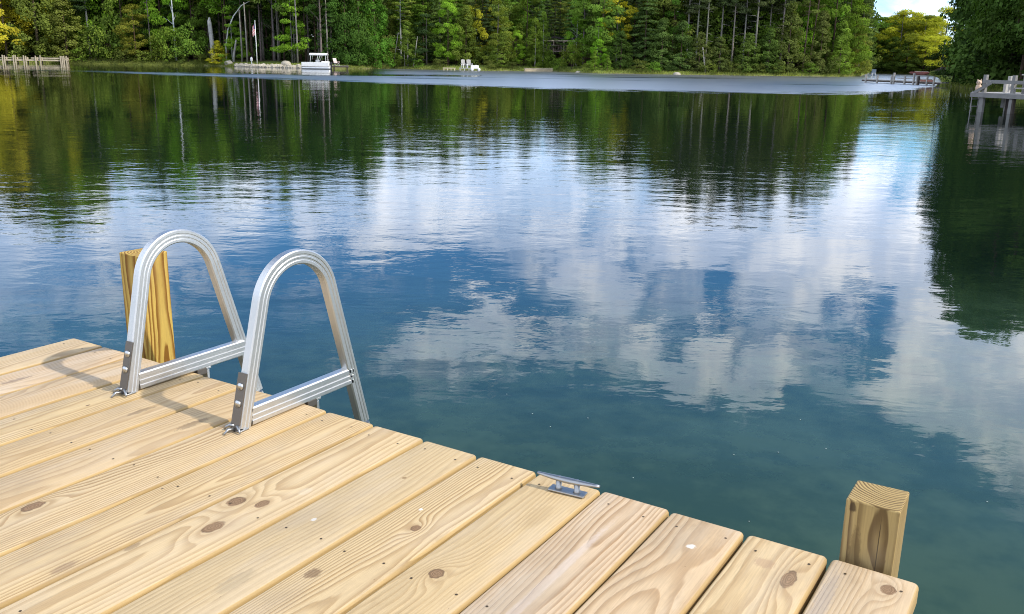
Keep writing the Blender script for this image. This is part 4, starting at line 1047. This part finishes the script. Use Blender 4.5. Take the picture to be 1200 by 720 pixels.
# dark cabin half hidden, porch house
def cabin():
    px = 600; x, y = at(px, shoreP(px)+13); e = empty('dark_cabin', (x, y, gz(px, 13)), face_cam(px)+.1, 'dark brown cabin half hidden behind the yellow-green layered maple', 'cabin')
    MB().box((0, 1.5, 1.3), (7, 4.5, 2.8)).build('wall', M_BROWN, e)
    MB().prism([(-3.0, 2.6), (3.0, 2.6), (0, 4.2)], 7.8, lambda u, v, w: (w, u+1.5, v)).build('roof', plain('red_brown_roof', (.11, .045, .035), .9), e)
    for sx in (-2.2, .2, 2.3):
        f = MB().box((sx, -.78, 1.5), (.9, .06, .9)).build('window', M_WHITE, e); MB().box((sx, -.82, 1.5), (.76, .03, .76)).build('pane', M_GLASS, f)
cabin()
def porch_house():
    px = 657; off = 10; x, y = at(px, shoreP(px)+off); e = empty('porch_house', (x, y, 1.0), face_cam(px)-.08, 'brown house with a raised railed porch above the round olive bush', 'house')
    M_RW = plain('porch_timber', (.22, .17, .14), .8, var=.2)
    MB().box((1, 3.2, 1.8), (7, 4.5, 3.6)).build('wall', M_BROWN, e)
    MB().prism([(-2.2, 3.5), (3.4, 3.5), (.6, 4.5)], 8.4, lambda u, v, w: (w+1, u+2.6, v)).build('roof', plain('brown_shingle', (.05, .035, .03), .9, var=.25), e)
    MB().box((-.3, -.1, 2.0), (5.0, 2.1, .16)).build('porch_floor', M_RW, e)
    r = MB(); r.box((-.3, -1.12, 2.95), (5.0, .06, .08)); r.box((-.3, -1.12, 2.2), (5.0, .05, .06))
    rr = r.build('railing', M_RW, e)
    b = MB(); [b.box((-2.7+.24*k, -1.12, 2.56), (.05, .04, .72)) for k in range(21)]; b.build('balusters', M_RW, rr)
    for sx in (-2.7, -1.1, .5, 2.1): MB().box((sx, -1.1, 1.1), (.14, .14, 4.9)).build('porch_post', M_RW, e)
    MB().box((-.3, -1.1, 3.62), (5.1, .14, .16)).build('porch_beam', M_PALEWOOD, e)
    for sx in (-1.6, .2, 1.6):
        f = MB().box((sx, .93, 2.75), (1.0, .06, 1.1)).build('window', M_RW, e); MB().box((sx, .89, 2.75), (.84, .03, .94)).build('pane', M_GLASS, f)
porch_house()

# long low pier in the bay mouth with a seat at its end
def long_pier():
    a = Vector(at(1015, 101)+(0,)); b = Vector(at(1108, 92)+(0,)); L = (b-a).length; rz = math.atan2((b-a).y, (b-a).x)
    e = empty('long_pier', (a.x, a.y, 0), rz, 'long low weathered pier reaching left from the right bank', 'pier')
    MB().box((L*.5, .3, .26), (L, 1.1, .12)).build('deck', M_GREYWOOD, e); MB().box((L*.5, -.26, .18), (L, .05, .14)).build('fascia', M_DARKWOOD, e)
    for u in (.06, .22, .41, .44, .58, .69, .73, .75, .85, .93):
        MB().box((L*u, -.32, .28), (.14, .14, 1.0+.5*(u in (.44, .69)))).build('post', M_GREYWOOD if u != .75 else M_DARKWOOD, e)
    MB().box((L*.67, -.1, .52), (L*.42, .06, .07)).build('rail', M_GREYWOOD, e)
    MB().box((L*.85, -.34, .40), (L*.16, .05, .16)).build('red_board', plain('faded_red_board', (.30, .12, .08), .8), e)
    p = a.lerp(b, .075); e2 = empty('pier_chair', (p.x, p.y, .32), rz+.2, 'grey-blue chair standing at the tip of the long low pier', 'chair')
    MG = plain('grey_blue_plastic', (.16, .20, .23), .5)
    MB().box((0, .2, .35), (.55, .5, .05), bevel=.01).build('seat', MG, e2); MB().box((0, .46, .66), (.55, .05, .62), bevel=.02).build('backrest', MG, e2)
    for sx in (-.27, .27):
        MB().box((sx, .0, .3), (.05, .05, .6)).build('leg', M_METAL, e2); MB().box((sx, .45, .3), (.05, .05, .6)).build('leg', M_METAL, e2); MB().box((sx, .2, .6), (.06, .5, .04)).build('armrest', M_METAL, e2)
long_pier()
def upturned_boat():
    x, y = at(1079, 194.5); e = empty('rowing_boat', (x, y, .35), face_cam(1079)+.05, 'dark red rowing boat with a pale deck pulled up on the bay shore', 'boat')
    n = 12; b = MB(); prof = []
    vs = []
    b.tube([(-1.9+3.8*k/n, 0, .05) for k in range(n+1)], [max(.05, .62*(1-abs(2*k/n-1)**2.4)) for k in range(n+1)], 12)
    for v in b.bm.verts: v.co.z = min(v.co.z, .25)*.9
    b.build('hull', plain('dark_red_hull', (.16, .05, .045), .5), e); MB().box((.3, 0, .26), (2.4, .7, .05), bevel=.02).build('deck_cover', plain('pale_cover', (.55, .48, .44), .7), e)
upturned_boat()

# weathered dock at the right
def right_dock():
    px0, R = 1144, 41.0; a = Vector(at(px0, R)+(0,)); b = Vector(at(1330, 37.5)+(0,)); L = (b-a).length; rz = math.atan2((b-a).y, (b-a).x)
    e = empty('weathered_dock', (a.x, a.y, .17), rz, 'grey weathered dock with a white-grey railing at the right edge of the photo', 'dock')
    MW = plain('shaded_grey_timber', (.21, .20, .185), .8, var=.25, scale=2)  # grey-white timber, its colour darkened to stand in for the tree shade
    MB().box((L/2, .9, .545), (L, 1.9, .06), bevel=.005).build('deck', M_GREYWOOD, e)
    MB().box((L/2, -.07, .47), (L, .05, .17), bevel=.004).build('fascia', MW, e)
    MB().box((L/2+.2, -.02, .99), (L-.45, .045, .13), bevel=.004).build('top_rail', MW, e)
    MB().box((L/2+.9, .0, .78), (L-1.9, .04, .05)).build('middle_rail', M_GREYWOOD, e)
    for i, x in enumerate((.55, 1.9, 3.4, 4.9, 6.4)): MB().box((x*.92, .03, .42), (.13, .13, 1.65)).build('railing_post', MW, e)
    MB().box((.30, 1.7, .4), (.12, .12, 1.6)).build('railing_post', M_GREYWOOD, e)
    MB().box((.72, .95, .5), (.12, .12, 1.0)).build('railing_post', M_GREYWOOD, e)
    MB().beam((.16, -.09, .55), (.86, -.09, .95), .03, .12).build('brace', MW, e); MB().beam((.12, 1.7, .55), (.68, 1.7, .98), .03, .10).build('brace', M_GREYWOOD, e)
    for x, m in ((.45, MW), (1.8, M_DARKWOOD), (3.2, M_DARKWOOD), (4.7, M_DARKWOOD), (6.2, M_DARKWOOD)):
        MB().box((x, .05, -.4), (.14, .14, 1.7)).build('pile', m, e); MB().box((x, 1.6, -.4), (.14, .14, 1.7)).build('pile', M_DARKWOOD, e)
    MB().beam((1.8, .05, .4), (1.55, .05, -.6), .1, .1).build('brace', M_DARKWOOD, e)
    for y in (.1, .5): MB().tube([(-.06, y, .62), (-.04, y, -.8)], .018, 8).build('ladder_rail', M_GREYWOOD, e)
    for z in (.3, 0.02): MB().box((-.05, .3, z), (.05, .4, .03)).build('ladder_rung', M_GREYWOOD, e)
    # bench box and pale jug standing on the dock
    mw = e.matrix_world; rot = Matrix.Rotation(rz, 4, 'Z')
    p = Vector((a.x, a.y, .17)) + rot @ Vector((2.35, .75, .575)); t_ = empty('dock_table', p, rz, 'grey slatted table on the weathered dock at the right edge', 'table')
    MB().box((0, 0, .70), (1.25, .7, .05), bevel=.004).build('tabletop', M_GREYWOOD, t_)
    for sx in (-.5, -.1, .5):
        for sy in (-.28, .28): MB().box((sx, sy, .34), (.09, .09, .68)).build('leg', MW, t_)
    p2 = p + rot @ Vector((.12, 0, .727)); j = empty('jug', p2, rz, 'pale yellow-green jug standing on the grey dock table', 'jug')
    MJ = plain('pale_jug', (.48, .50, .34), .5); MB().tube([(0, 0, 0), (0, 0, .04), (0, 0, .22), (0, 0, .30), (0, 0, .34)], [.11, .125, .125, .06, .05], 14).build('body', MJ, j, smooth=True); MB().tube([(0, 0, .34), (0, 0, .38)], [.055, .05], 10).build('cap', M_WHITE, j)
    p3 = Vector((a.x, a.y, .17)) + rot @ Vector((.06, .25, .577)); f = empty('owl_decoy', p3, rz+.3, 'small tan owl decoy sitting at the left end of the weathered dock', 'owl decoy')
    o = MB(); o.ball((0, 0, .16), (.12, .10, .17), 2); o.ball((0, -.01, .36), (.10, .095, .10), 2); o.build('body', M_TAN, f, smooth=True)
    for s in (-1, 1): MB().tube([(s*.055, 0, .43), (s*.07, 0, .50)], [.03, .005], 6).build('ear_tuft', M_TAN, f); MB().ball((s*.038, -.095, .38), .018, 1).build('eye', M_BLACK, f)
right_dock()
